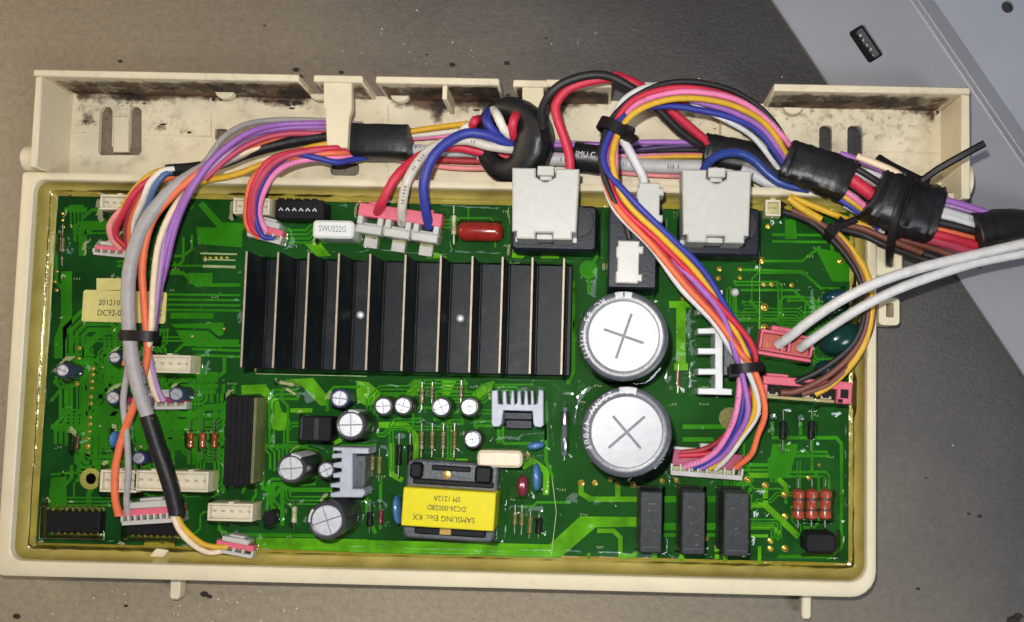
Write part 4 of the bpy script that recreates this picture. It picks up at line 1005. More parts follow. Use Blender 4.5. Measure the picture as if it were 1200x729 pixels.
def plug(parent, px, py, wpx, dpx, z0, z1, rz, n=4, a='pink', c='white', label=None):
    """crimp housing: coloured slab with a toothed white rail in front"""
    q = P(px, py, z1); w, d = wpx*K(z1), dpx*K(z1); h = z1-z0
    b = MB(); b.box(-w/2, w/2, -d*.12, d*(.5 if a == 'rose' and dpx > 25 else .22), 0, h*.9, .2)
    for i in range(n-1):
        x = -w/2+w*(i+1)/n; b.box(x-.3, x+.3, -d*.3, -d*.1, h*.3, h*.9, .1)
    o = part("plug", b, M[a], parent, (q.x, q.y, z0), rz, label)
    b = MB(); b.box(-w/2-.2, w/2+.2, -d*.5, -d*.3, -.5, h*.92, .15); b.box(-w/2, w/2, -d*.3, -d*.1, -.5, h*.35)
    for i in range(n+1):
        x = -w/2+w*i/n; b.box(x-.35, x+.35, -d*.34, -d*.05, h*.3, h*.97, .1)
    if a == 'rose' and dpx > 25: b.box(-w/2, w*.0, d*.5, d*.62, -.5, h, .15); b.box(-w*.12, w*.22, d*.62, d*.82, -.5, h, .2)
    else: b.box(-w*.36, w*.36, d*.22, d*.52, -.5, h, .25); b.box(-w*.2, w*.2, d*.52, d*.66, -.5, h*.85, .2)
    part("socket", b, M[c], o); foot(q.x, q.y, w*.8, d*.6, rz); return o
def tie(px, py, z, ang, a, bb, w=2.6, t=.9, head=None, tail=None, label="", grp="black cable ties"):
    """band round a bundle running along the world angle ang"""
    o = P(px, py, z); T = thing("cable_tie", label, "cable tie", o, grp)
    b = MB(); n = 24; rings = []
    for k in range(n):
        ph = 2*math.pi*k/n; c, s = math.cos(ph), math.sin(ph)
        rings.append([(-w/2, a*c, bb*s), (w/2, a*c, bb*s), (w/2, (a+t)*c, (bb+t)*s), (-w/2, (a+t)*c, (bb+t)*s)])
    v = [p for r_ in rings for p in r_]; f = []
    for k in range(n):
        for j in range(4): f.append((k*4+j, k*4+(j+1) % 4, ((k+1) % n)*4+(j+1) % 4, ((k+1) % n)*4+j))
    b.add(v, f); part("strap", b, M['tie'], T, o, ang)
    if head is not None:
        b = MB(); b.box(-w*.62, w*.62, -w*.6, w*.6, -w*.5, w*.5, .3); hd = P(*head); part("head", b, M['tie'], T, hd, ang)
    if tail: b = MB(); b.tube(path(tail, 4), 1, 6, flat=(w*.42, .5)); partw("tail", b, M['tie'], T)
    return T
def A2(x0, y0, x1, y1, z=15): a, c = P(x0, y0, z), P(x1, y1, z); return math.atan2(c.y-a.y, c.x-a.x)

# 1 grey sheathed cable
h = thing("sheathed_cable", "thick grey cable curving down the left side into a black sheath", "cable", P(160, 400, 12))
wire(h, [(430, 168, 10), (390, 160, 10), (345, 160, 12), (300, 172, 15), (262, 187, 19), (222, 208, 23), (192, 232, 25), (166, 270, 26), (152, 320, 26), (151, 380, 25), (157, 430, 24), (166, 465, 23), (175, 492, 22)], 'w_grey', 2.05, "thick grey outer sheath", n=14, name="outer_sheath")
wire(h, [(173, 487, 22), (184, 522, 21), (197, 562, 20), (206, 598, 19), (207, 604, 19)], 'sleevewrap', 2.35, "black shrink sleeve", n=14, name="shrink_sleeve")
wire(h, [(203, 596, 18.5), (214, 618, 17.5), (232, 634, 15.5), (248, 640, 13.5), (268, 641, 12.5)], 'w_yellow', .85, "yellow wire")
wire(h, [(200, 596, 19.5), (210, 621, 18), (227, 639, 16), (245, 648, 13.5), (264, 645, 12)], 'w_cream', .9, "cream wire")
plug(h, 274, 641, 44, 20, 9, 13.5, R(-9), 4, 'pink', 'white')
b = MB(); rr_ = random.Random(5)
pp = path([(163, 418, 24.3), (170, 445, 23.6), (178, 478, 22.6)], 26)
for i, p in enumerate(pp):
    if rr_.random() < .62: b.box(p.x-.35, p.x+.3, p.y-.22, p.y+.22, p.z-.7, p.z+.55)
partw("sheath_print", b, M['greyink'], h)
# 2 orange and grey pair
h = thing("wire_bundle", "orange and thin grey wires running down the left side to a pink and white plug", "wiring", P(150, 520, 12), "wire bundles")
wire(h, [(420, 157, 11), (350, 158, 13), (300, 168, 17), (262, 182, 21), (232, 203, 24), (202, 230, 25), (178, 262, 25), (167, 310, 24), (169, 360, 23), (171, 392, 23), (172, 420, 21), (160, 468, 19), (145, 505, 17), (136, 545, 16), (135, 580, 15), (139, 604, 13.5)], 'w_orange', 1.15, "orange wire")
wire(h, [(150, 392, 20), (148, 418, 20), (150, 430, 19.5), (145, 470, 18), (148, 510, 17), (150, 550, 16), (149, 585, 14.5), (150, 602, 13)], 'w_grey', .95, "thin grey wire")
wire(h, [(160, 398, 17), (149, 420, 17), (146, 428, 17)], 'w_orange', .9)
plug(h, 176, 601, 68, 26, 9, 14, R(5), 9, 'pink', 'white')
# 3 cream, pink and purple
h = thing("wire_bundle", "purple, pink and cream wires curving down to the cable tie on the left", "wiring", P(190, 330, 12), "wire bundles")
wire(h, [(425, 160, 10), (350, 164, 12), (300, 174, 16), (265, 190, 19), (228, 215, 21), (202, 245, 24), (187, 285, 24.5), (180, 330, 24), (176, 392, 23), (172, 415, 21), (178, 450, 17), (186, 470, 14)], 'w_cream', .95, "cream wire")
wire(h, [(425, 156, 10), (350, 156, 12), (305, 163, 17), (268, 180, 21), (234, 208, 23), (210, 240, 23), (194, 280, 23), (185, 330, 22), (179, 392, 22), (174, 412, 21), (184, 452, 16), (192, 470, 14)], 'w_lilac', .95, "lilac wire")
wire(h, [(425, 151, 10), (380, 148, 11), (330, 150, 14), (292, 158, 19), (262, 175, 22), (238, 200, 24), (217, 232, 24), (201, 268, 23), (190, 310, 22), (181, 350, 21), (178, 392, 21)], 'w_purple', 1.15, "purple wire")
wire(h, [(425, 148, 12), (380, 144, 12), (332, 146, 15), (300, 152, 20), (272, 167, 23), (246, 192, 25), (222, 228, 25), (206, 265, 23), (195, 312, 21), (186, 350, 19), (180, 395, 18)], 'w_purple', .95, "purple wire")
wire(h, [(425, 160, 13), (380, 156, 13), (335, 157, 16), (300, 165, 19), (270, 183, 21), (240, 210, 22)], 'w_rose', .95, "rose wire")
wire(h, [(425, 146, 9), (372, 142, 9), (325, 140, 10), (288, 146, 14), (262, 162, 17), (240, 190, 18), (215, 212, 19)], 'w_grey', .95, "grey wire")
plug(h, 182, 470, 70, 20, 9, 13, R(2), 6, 'rose', 'white')
# 4 sleeve with yellow red white blue
h = thing("wire_bundle", "red, yellow, white and blue wires leaving a black sleeve at the upper left", "wiring", P(150, 250, 12), "wire bundles")
wire(h, [(428, 166, 11), (390, 160, 12), (345, 165, 13), (295, 178, 15), (245, 194, 17), (196, 200, 18)], 'sleevewrap', 2.0, "long black sleeve", n=12, name="shrink_sleeve")
for pts, c, lb in (([(205, 196, 18), (180, 204, 19), (160, 220, 19), (143, 245, 17), (136, 270, 14), (140, 288, 13)], 'w_yellow', "yellow wire"), ([(205, 200, 17), (178, 209, 19), (158, 226, 19.5), (144, 250, 18), (136, 275, 15), (148, 290, 13)], 'w_red', "red wire"), ([(205, 203, 17), (178, 214, 18), (158, 236, 18), (148, 262, 16), (150, 290, 13)], 'w_dred', "dark red wire"), ([(205, 206, 17), (178, 218, 18), (163, 238, 18), (153, 262, 16), (152, 290, 13)], 'w_orange', "orange wire"), ([(205, 198, 19), (190, 201, 20), (176, 215, 20.5), (167, 236, 19), (156, 262, 16), (152, 288, 13)], 'w_white', "white wire"), ([(205, 201, 18), (192, 205, 20), (180, 222, 20), (172, 243, 18), (160, 268, 15), (156, 290, 13)], 'w_steel', "steel blue wire"), ([(158, 230, 17), (142, 245, 17), (129, 264, 16), (131, 280, 14), (142, 292, 12.5)], 'w_salmon', "salmon wire")):
    wire(h, pts, c, .95, lb)
plug(h, 132, 292, 46, 17, 9, 13, R(-4), 5, 'pink', 'white')
# 5 four wires to the small plug
h = thing("wire_bundle", "red, orange, blue and pink wires dropping from the taped bundle to a small plug", "wiring", P(300, 240, 12), "wire bundles")
for pts, c, lb in (([(432, 174, 11), (412, 174, 15), (390, 173, 19.5), (345, 178, 22), (315, 190, 22), (298, 215, 21), (292, 245, 18), (296, 268, 15), (312, 279, 13)], 'w_red', "red wire"), ([(432, 178, 11), (412, 179, 14.5), (390, 179, 19), (345, 184, 21), (312, 194, 21), (295, 214, 20), (289, 240, 18), (291, 265, 15), (305, 279, 13)], 'w_orange', "orange wire"), ([(432, 184, 11), (412, 188, 14.5), (394, 190, 18), (368, 184, 21), (345, 181, 21.5), (320, 196, 21), (304, 222, 20), (299, 250, 17), (306, 275, 14), (322, 280, 13)], 'w_blue', "blue wire"), ([(432, 181, 10), (412, 183, 14), (390, 184, 18), (350, 189, 20), (325, 202, 20), (309, 226, 19), (304, 250, 16), (312, 272, 13.5)], 'w_pink', "pink wire"), ([(432, 178, 12), (412, 177, 15), (390, 176, 19), (345, 181, 22.5), (319, 193, 22.5), (301, 219, 21), (296, 246, 18), (301, 272, 14)], 'w_rose', "rose wire")):
    wire(h, pts, c, .95, lb)
plug(h, 311, 270, 40, 24, 9, 14, R(-14), 4, 'pink', 'white')
# 6 yellow wire that runs under the arm
h = thing("wire_bundle", "yellow, white and pink wires running straight along the trough beside the tape", "wiring", P(500, 150, 8), "wire bundles")
wire(h, [(548, 145, 12), (510, 150, 11), (470, 155, 11), (430, 160, 12), (400, 166, 13), (362, 174, 15), (315, 190, 17.5), (275, 204, 18.5), (240, 212, 18), (225, 220, 14)], 'w_yellow', 1.0, "yellow wire")
wire(h, [(552, 150, 10), (510, 156, 9), (470, 160, 9), (430, 164, 10)], 'w_white', .9, "white wire")
wire(h, [(570, 156, 9), (520, 160, 8), (470, 164, 8), (430, 170, 10)], 'w_pink', .8, "pink wire")
wire(h, [(600, 190, 8), (540, 188, 8), (500, 186, 8), (460, 182, 9)], 'w_dred', 1.0, "dark red wire")
wire(h, [(600, 197, 7), (545, 198, 7), (505, 194, 7), (460, 186, 8)], 'w_salmon', .9, "salmon wire")
wire(h, [(600, 178, 6.5), (540, 178, 6.5), (480, 176, 6.5), (450, 172, 8)], 'w_lgrey', 1.9, "pale grey cable", n=12)
# tape block
T = thing("tape_wrap", "square of black tape round the bundle beside the cream snap arm", "tape", P(447, 167, 8), "black tape wraps")
b = MB(); pl = [P(414, 167, 12), P(417, 167, 12), P(432, 167, 12), P(447, 167, 12), P(465, 168, 12), P(478, 168, 12), P(481, 168, 12)]
b.tube(pl, 1, 20, flat=[(5.0, 4.7), (5.2, 5.0), (5.2, 5.1), (5.2, 5.2), (5.2, 5.1), (5.2, 5.0), (5.1, 4.8)], rough=.03, sq=.28); partw("tape", b, M['tape'], T)
# 7 red white blue thick leads through the ferrite
h = thing("wire_bundle", "thick red, white and blue leads from a pink plug wound through a black ring", "wiring", P(500, 220, 12), "wire bundles")
wire(h, [(442, 250, 14), (448, 236, 20), (462, 210, 22), (482, 190, 20), (505, 176, 17), (535, 172, 14), (570, 180, 12), (604, 186, 10)], 'w_red', 1.45, "thick crimson lead", n=12)
wire(h, [(471, 262, 13), (471, 242, 19), (476, 215, 22.5), (488, 192, 22), (505, 175, 21), (525, 166, 20), (548, 164, 19), (575, 171, 18), (606, 176, 15)], 'w_milky', 1.5, "thick white lead", n=12)
wire(h, [(503, 266, 13), (498, 244, 19), (497, 215, 23), (506, 188, 24), (522, 168, 23.5), (545, 157, 22), (568, 157, 21), (590, 165, 18), (606, 172, 14)], 'w_blue', 1.55, "thick blue lead", n=12)
def loop(col, a, b_, c_, d_, lb): wire(h, [a, b_, c_, d_], col, 1.45, lb, n=12)
loop('w_blue', (573, 130, 15), (570, 140, 21), (578, 154, 20), (600, 168, 13), "winding of the blue lead")
loop('w_white', (577, 127, 14), (583, 136, 21), (591, 152, 20), (606, 166, 13), "winding of the white lead")
loop('w_red', (611, 130, 15), (603, 140, 21), (601, 156, 19), (606, 168, 13), "winding of the red lead")
loop('w_red', (562, 140, 13), (557, 141, 17), (553, 150, 15), (556, 160, 11), "second winding of the red lead")
loop('w_white', (556, 148, 12), (547, 149, 15), (541, 156, 13), (540, 165, 10), "second winding of the white lead")
q = P(468, 262, 14); w, d = 100*K(14), 36*K(14); pl = R(-7)
b = MB(); b.box(-w/2, w/2, .6, d/2, 0, 5, .3)
for k in (-.34, 0, .34): b.box(w*k-1.2, w*k+1.2, d/2-.1, d/2+.9, 1, 4.6, .2)
pg = part("plug", b, M['pink'], h, (q.x, q.y, 10), pl, "pink three way plug with white sockets")
b = MB(); b.box(-w/2+.3, w/2-.3, -d*.42, -d*.10, -2, 3.4, .3)
for k in (-.335, 0, .335):
    x = w*k; b.box(x-4.1, x+4.1, -d*.50, -d*.22, -1, 5.6, .3); b.box(x-4.1, x-2.3, -d*.22, .7, 0, 5.6, .25); b.box(x+2.3, x+4.1, -d*.22, .7, 0, 5.6, .25); b.box(x-2.2, x+2.2, -d*.9, -d*.5, -2, 1.0, .2)
part("socket", b, M['white'], pg); foot(q.x, q.y, w, d, pl)
# ferrite ring
c0 = P(599, 165, 12.5)
fr = thing("ferrite_ring", "black taped ferrite ring with coloured leads wound through it", "ferrite ring", (c0.x, c0.y, 5))
b = MB(); n1, n2 = 36, 14; v = []; f = []
rr_ = random.Random(2)
for i in range(n1):
    a = 2*math.pi*i/n1; Rm = 8.6+.15*math.sin(3*a); aa = a if a < math.pi else a-2*math.pi; wd = 3.4+2.6*math.exp(-((aa+.15)/1.0)**2)
    for j in range(n2):
        ph = 2*math.pi*j/n2; cp, sp = math.cos(ph), math.sin(ph); sgn = lambda t_: math.copysign(abs(t_)**.6, t_)
        rad = Rm+wd*sgn(cp)*(1+rr_.uniform(-.03, .03)); z = 5.2*sgn(sp)*(1+rr_.uniform(-.02, .02))
        v.append((rad*math.cos(a)*.98, rad*math.sin(a)*1.12, z))
for i in range(n1):
    for j in range(n2): f.append((i*n2+j, ((i+1) % n1)*n2+j, ((i+1) % n1)*n2+(j+1) % n2, i*n2+(j+1) % n2))
b.add(v, f); b.xf(Matrix.Rotation(R(-24), 4, 'Y') @ Matrix.Rotation(R(8), 4, 'X'))
part("ring", b, M['tape'], fr, c0)
# 8 red and black pair with the left big white plug
h = thing("wire_bundle", "red and black wire loop rising from the left big white plug", "wiring", P(640, 240, 20), "wire bundles")
wire(h, [(668, 206, 24), (667, 185, 25), (662, 162, 26), (654, 140, 27), (652, 122, 27.5), (664, 105, 28), (690, 95, 28), (720, 92, 27), (748, 100, 25), (772, 118, 22), (798, 140, 18), (826, 164, 13)], 'w_red', 1.45, "crimson wire", n=12)
wire(h, [(718, 88, 26), (735, 92, 25), (757, 104, 23), (780, 124, 20), (806, 147, 16), (830, 170, 12)], 'w_red', 1.3, "second crimson wire", n=12)
wire(h, [(636, 150, 22), (636, 128, 26), (645, 110, 29), (662, 96, 30), (690, 88, 30), (716, 91, 29), (742, 104, 27), (768, 126, 23), (796, 152, 18), (822, 172, 13)], 'w_black', 1.3, "black wire", n=12)
def bigplug(parent, x0, y0, x1, y1, lb):
    cx, cy, w, d = rect(x0, y0, x1, y1, 30); n0 = 2.6; m_ = w*.13
    pts = [(-w/2+.5, -d/2+2.2), (-w/2+1.8, -d/2+2.2), (-w/2+1.8, -d/2), (-m_, -d/2), (-m_, -d/2+2.0), (m_, -d/2+2.0), (m_, -d/2), (w/2-1.8, -d/2), (w/2-1.8, -d/2+2.2), (w/2-.5, -d/2+2.2), (w/2, d/2), (m_+.4, d/2), (m_+.4, d/2-2.6), (0.6, d/2-4), (-.6, d/2-4), (-m_-.4, d/2-2.6), (-m_-.4, d/2), (-w/2, d/2)]
    b = MB(); b.prism(pts, 0, 10, .4)
    o = part("plug", b, M['white'], parent, (cx, cy, 20), 0, lb)
    b = MB(); b.box(-m_+.1, m_-.1, d/2-2.2, d/2+.7, 3, 10.2, .3); b.box(-m_*.7, m_*.7, d/2-3.3, d/2-1.9, 3, 8.4, .2); b.box(-m_+.2, m_-.2, -d/2+.3, -d/2+1.9, 2, 7.6, .2); b.box(-w/2+.6, w/2-.6, -d/2+.8, d/2-.8, -1.5, .05)
    part("latch", b, M['headerdark' if False else 'white'], o)
    return o
bigplug(h, 599, 197, 678, 280, "square white plug housing on the left relay")
# 9 blue wire with the right big white plug
h = thing("wire_bundle", "dark blue wire arching over to the right big white plug", "wiring", P(840, 240, 20), "wire bundles")
M['w_dblue'] = mat("wire_dark_blue", lin(40, 62, 130), .38, var=.07)
wire(h, [(822, 206, 22), (830, 190, 21), (846, 180, 20), (866, 179, 18), (884, 188, 17), (900, 204, 16.5), (918, 216, 16.5), (948, 222, 16)], 'w_dblue', 1.4, "dark blue wire", n=12)
wire(h, [(868, 200, 12), (884, 205, 12), (902, 214, 12), (930, 222, 13)], 'w_lgrey', 2.0, "pale grey cable end", n=12)
bigplug(h, 799, 199, 880, 284, "square white plug housing on the right relay")
# 10 white lead and its small plug
h = thing("wire_bundle", "single white lead ending in a small white plug between the relays", "wiring", P(762, 232, 20), "wire bundles")
wire(h, [(722, 148, 29), (730, 164, 30), (742, 184, 30), (752, 204, 29), (757, 222, 27)], 'w_cool', 1.4, "white lead", n=12)
def smallplug(parent, x0, y0, x1, y1, z0, z1):
    cx, cy, w, d = rect(x0, y0, x1, y1, z1)
    b = MB(); b.prism([(-w/2, -d/2), (w/2-1.2, -d/2), (w/2-1.2, -d/2+.6), (w/2, -d/2+.6), (w/2, -d*.28), (w/2-1, -d*.28), (w/2-1, d*.2), (w/2+.2, d*.2), (w/2+.2, d*.38), (w/2-1, d*.38), (w/2-1, d/2), (-w/2+.5, d/2), (-w/2+.5, d*.38), (-w/2, d*.34), (-w/2, d*.12), (-w/2+.4, d*.08), (-w/2+.4, -d*.2), (-w/2, -d*.24)], 0, z1-z0, .35)
    return part("plug", b, M['white'], parent, (cx, cy, z0), 0) if parent else (b, (cx, cy, z0))
smallplug(h, 746, 214, 777, 262, 24, 30.5)
b, lc = smallplug(None, 722, 282, 753, 332, ZB+20.05, ZB+24)
o = link("plug", b.mesh("plug", M['white']), None, lc); tag(o, "small notched white plug standing on the tall black box above the big capacitors", "plug")
# 11 trunk in the trough
h = thing("wire_bundle", "purple, black and pale grey trunk lying in the trough behind the relays", "wiring", P(760, 180, 6), "wire bundles")
for y0, y1, y2, z, c, r, lb in ((168, 171, 166, 10, 'w_lilac', .9, "lilac wire"), (171, 167, 168, 12, 'w_purple', .9, "purple wire"), (173, 175, 171, 11, 'w_dpurple', .95, "dark violet wire"), (176, 177, 176, 9, 'w_black', 1.0, "black wire"), (180, 182, 178, 8, 'w_pink', .85, "pink wire"), (183, 184, 184, 7.6, 'w_yellow', .85, "yellow wire")):
    wire(h, [(630, y0-2, z), (680, y0, z), (740, y1, z), (790, (y1+y2)/2-1, z), (830, y2, z), (860, y2+8, z)], c, r, lb)
wire(h, [(560, 184, 7), (630, 186, 7), (690, 188, 7), (760, 194, 7.2), (825, 196, 8), (862, 200, 8)], 'w_lgrey', 2.4, "pale grey cable", n=12)
wire(h, [(700, 200, 6), (760, 206, 6), (830, 208, 6)], 'w_salmon', .8, "salmon wire")
T = thing("tape_wrap", "black printed sleeve on the trunk between the two big white plugs", "tape", P(690, 185, 6), "black tape wraps")
b = MB(); b.tube(path([(671, 183, 9.5), (676, 184, 9.5), (690, 185, 9.5), (704, 187, 9.5), (710, 188, 9.5)], 3), 1, 18, flat=(5.0, 4.8)); o = partw("tape", b, M['tape'], T)
q = P(686, 181, 14.5); lettering("IMU C", 2.6, M['print'], o, (q.x, q.y, 14.4), R(-3), .9)
# 12 rainbow bundle
h = thing("wire_bundle", "rainbow bundle arching over the rear and down past the big capacitors to a white plug", "wiring", P(830, 545, 10), "wire bundles")
CP = [(928, 196, 15), (896, 152, 19), (862, 128, 23), (822, 117, 27), (782, 116, 29), (746, 128, 30), (722, 152, 31), (713, 190, 33), (730, 236, 34), (773, 281, 33), (812, 326, 30), (846, 369, 27), (870, 408, 24), (876, 438, 22), (880, 482, 20)]
LK = [1]*9+[.75, .8, .68, .95, 1, 1.15]
LN = {'white': ('w_cool', .95, "white wire", [-15, -17, -18, -10, 17, 18, 11, 9, 15, 21, 24, 21, 13, -1, -9], [-1, -1, -1, -3, -1, 0, -1, -2, -1, 0, 0, 0, 0, 1, 0], [(868, 515, 17), (852, 536, 15), (838, 550, 12)]),
 'black': ('w_black', 1.0, "black wire", [8, 13, 16, 18, 18, 14, 10, 10, 10, 14], [0]*10, None),
 'red': ('w_red', 1.0, "crimson wire", [7, 9, 11, 13, 12, 9, 5, 3, 5, 2, -3, -9, -12, -9, 9], [-1, -1, 0, 1, 1, 1, 0, -1, 0, 1, 1, 1, 1, 0, -2], [(856, 518, 15), (835, 531, 13), (795, 534, 12)]),
 'pink': ('w_pink', 1.05, "pink wire", [13, 12, 9, 7, 6, 4, -2, -9, 4, 8, 5, 3, 6, 9, 15], [1, 1.5, 2, 2, 1, 1, 0, 0, -2, -2, -1, -1, 0, 0, 1], [(846, 520, 17), (828, 538, 14), (802, 547, 12)]),
 'yellow': ('w_yellow', 1.05, "yellow wire", [4, 4, 2, 0, -1, -3, -5, -3, -2, -8, -11, -5, -4, -4, -3], [1, 2, 3, 3, 3, 3, 2, 2, 2, 2, 1, 0, 0, 0, 0], [(866, 514, 17), (850, 534, 15), (832, 549, 12)]),
 'blue': ('w_blue', 1.1, "blue wire", [-7, -8, -10, -11, -8, -1, 4, 5, -9, -15, -18, -15, -8, 4, 9], [0, 0, 0, -2, -2, 0, 1, 1, 3, 2, 1, 0, -3, -2, 0], [(856, 516, 17), (838, 535, 14), (812, 548, 12)]),
 'violet': ('w_purple', 1.0, "purple wire", [-1, -2, -4, -5, 3, 6, 1, 1, 8, 8, 4, 1, 9, 6, 4], [1, 1, 1, 0, 0, 0, -1, -1, -1, -1, 1, 1, 1, 1, 2], [(861, 516, 18), (845, 535, 15), (822, 549, 12)]),
 'orange': ('w_orange', 1.05, "orange wire", [3, 5, 7, 9, 8, 5, 2, 6, 11, 15, 17, 13, 5, -10, -15], [-3, -3, -3, -3, -3, -3, -2, -1, 0, 1, 1, 1, 1, 1, 1], [(888, 512, 18), (880, 532, 16), (862, 548, 12.5)]),
 'dred': ('w_dred', .95, "dark red wire", [0, 0, 0, -2, -3, -2, 0, 2, 8, 10, 10, 7, 0, -6, 4], [-3, -3, -3, -4, -4, -4, -3, -2, -2, 0, 0, 0, 0, 0, -3], [(850, 510, 15), (828, 526, 13), (798, 530, 12)])}
cpx = [Vector((p[0], p[1])) for p in CP]
for nm, (c, r, lb, of, dz, tl) in LN.items():
    pts = []
    for i in range(len(of)):
        d = (cpx[min(i+1, len(cpx)-1)]-cpx[max(i-1, 0)]).normalized(); n_ = Vector((-d.y, d.x))
        p = cpx[i]+n_*(of[i]*LK[i]+(random.uniform(-1.6, 1.6) if i not in (6, 13) else 0)); pts.append((p.x, p.y, CP[i][2]+dz[i]))
    if tl: pts += tl
    elif nm == 'black': pts = pts[:-1]+[(733, 262, 29.5), (738, 280, 28.5)]
    wire(h, pts, c, r*.9, lb, k=7)
plug(h, 829, 545, 82, 30, 9, 12.5, R(-3), 8, 'rose', 'white')
# 13 right trunk
h = thing("wire_bundle", "taped trunk of many wires leaving the tray at the right edge of the photo", "wiring", P(1080, 250, 15), "wire bundles")
for (a, c_, z, col, r, lb) in (((984, 180), (1046, 209), 21.5, 'w_purple', 1.0, "purple wire"), ((1004, 183), (1084, 223), 25, 'w_cream', 1.1, "cream wire"), ((970, 180), (1050, 228), 23, 'w_black', 1.05, "black wire"), ((1005, 198), (1052, 220), 22, 'w_cool', .9, "white wire"), ((965, 188), (1048, 230), 22, 'w_grey', 1.0, "grey wire"), ((965, 190), (1045, 247), 23, 'w_red', 2.0, "thick crimson wire"), ((962, 198), (1042, 252), 21, 'w_black', 1.1, "black wire"), ((960, 204), (1036, 260), 21, 'w_pink', .95, "pink wire"), ((958, 211), (1034, 264), 20, 'w_yellow', .95, "yellow wire"), ((956, 217), (1030, 268), 19, 'w_blue', 1.0, "blue wire"), ((990, 240), (1036, 272), 18, 'w_lgrey', 1.1, "pale grey wire")):
    m_ = ((a[0]+c_[0])/2+2, (a[1]+c_[1])/2-2); wire(h, [(a[0], a[1], z-1), (m_[0], m_[1], z), (c_[0], c_[1], z-1)], col, r, lb)
for (a, c_, z, col, r, lb) in (((1075, 226), (1165, 252), 21, 'w_purple', 1.05, "purple wire"), ((1072, 232), (1165, 256), 20, 'w_lilac', 1.0, "lilac wire"), ((1070, 238), (1160, 264), 21, 'w_lgrey', 1.2, "pale grey wire"), ((1070, 246), (1160, 270), 21, 'w_cool', 1.1, "white wire"), ((1066, 254), (1160, 276), 20, 'w_black', 1.5, "black wire"), ((1062, 262), (1160, 284), 19, 'w_orange', 1.2, "orange wire"), ((1058, 266), (1160, 292), 20, 'w_red', 1.5, "thick crimson wire"), ((1058, 274), (1158, 302), 19, 'w_rose', 1.5, "rose wire"), ((1040, 276), (1150, 312), 17, 'w_brown', 1.0, "brown wire")):
    m_ = ((a[0]+c_[0])/2, (a[1]+c_[1])/2-2); wire(h, [(a[0], a[1], z-1), (m_[0], m_[1], z), (c_[0], c_[1], z-1)], col, r, lb)
wrap([(1139, 278, 18), (1150, 276, 18), (1175, 273, 18), (1215, 276, 18), (1260, 285, 17)], (7.6, 7.0), 'sleevewrap', "shrink_sleeve", h)
T = thing("tape_wrap", "black tape round the rainbow bundle above the right end of the tray", "tape", P(955, 200, 12), "black tape wraps")
wrap([(919, 188, 18), (930, 192, 18), (955, 200, 19), (982, 209, 20), (993, 214, 20)], (6.4, 5.2), 'tape', "tape", T, rough=.045)
T = thing("tape_wrap", "crumpled black tape under the long tailed cable tie at the right", "tape", P(1058, 240, 12), "black tape wraps")
wrap([(1020, 226, 20), (1032, 232, 20), (1058, 242, 21), (1082, 250, 20), (1095, 254, 20)], (8.6, 6.6), 'tape', "tape", T, rough=.05)
T = thing("tape_wrap", "black tape lying in the trough behind the right big white plug", "tape", P(845, 180, 8), "black tape wraps")
wrap([(824, 176, 9), (830, 177, 9), (845, 180, 9), (875, 186, 9), (900, 198, 10), (925, 206, 12)], (5.2, 4.4), 'tape', "tape", T)
# 14 yellow, brown and black bundle
h = thing("wire_bundle", "yellow, brown and black wires curling along the right edge to a pink plug", "wiring", P(945, 460, 10), "wire bundles")
for pts, c, r, lb in (([(924, 232, 18), (940, 244, 18), (962, 257, 17)], 'w_yellow', 1.15, "yellow wire"), ([(925, 230, 17), (950, 240, 18), (975, 250, 18), (1000, 259, 17), (1030, 268, 17)], 'w_yellow', 1.0, "yellow wire"), ([(980, 273, 17), (998, 292, 17), (1015, 318, 17), (1022, 350, 17), (1018, 388, 17), (1003, 420, 16), (978, 448, 14), (955, 462, 12.5)], 'w_yellow', 1.1, "yellow wire"),
    ([(928, 246, 16), (955, 258, 16), (976, 272, 17), (993, 292, 17), (1009, 318, 16), (1017, 352, 17), (1014, 386, 17), (998, 415, 16), (968, 442, 14), (935, 458, 12.5), (915, 460, 12)], 'w_brown', 1.0, "brown wire"), ([(918, 248, 15), (945, 258, 15), (970, 276, 16), (990, 298, 16), (1006, 322, 16), (1013, 352, 16.5), (1010, 384, 17), (993, 410, 16), (962, 434, 14), (932, 448, 12)], 'w_black', 1.0, "black wire"), ([(1024, 350, 16.5), (1021, 385, 17), (1005, 418, 16), (972, 450, 14), (940, 462, 12)], 'w_brown', 1.0, "brown wire"),
    ([(985, 262, 17), (1010, 268, 17), (1040, 280, 18), (1080, 296, 18)], 'w_brown', 1.05, "brown wire"), ([(985, 268, 16), (1010, 275, 16), (1040, 288, 17), (1085, 304, 17), (1120, 312, 16)], 'w_black', 1.1, "black wire")):
    wire(h, pts, c, r, lb)
q = P(946, 457, 12.5); w, d = 104*K(12.5), 26*K(12.5)
b = MB(); b.box(-w/2, w*.36, d*.12, d*.5, 0, 3.6, .25); b.box(-w/2, -w/2+1.6, -d*.4, d*.12, 0, 3.4, .2)
b.box(w*.33, w/2, -d*.5, d*.5, 0, 3.8, .3); b.box(-w*.47, -w*.22, d*.5, d*.62, 0, 3.9, .2)
o = part("plug", b, M['pink'], h, (q.x, q.y, 9), R(-3), "pink plug with a dark front")
b = MB(); b.box(-w/2+1.7, w*.33-.1, -d*.35, d*.1, 0, 2.2)
for k in range(5): b.box(-w*.42+k*w*.15, -w*.42+k*w*.15+2.0, -d*.3, d*.05, 2.2, 3.3, .2)
b.box(w*.37, w*.46, -d*.25, d*.15, 3.6, 3.9, .1); b.box(w*.345, w*.40, -d*.46, -d*.3, 3.6, 3.95, .1); b.box(-w*.1, w*.1, d*.2, d*.34, 3.4, 3.75, .1)
part("contact_row", b, M['black'], o)
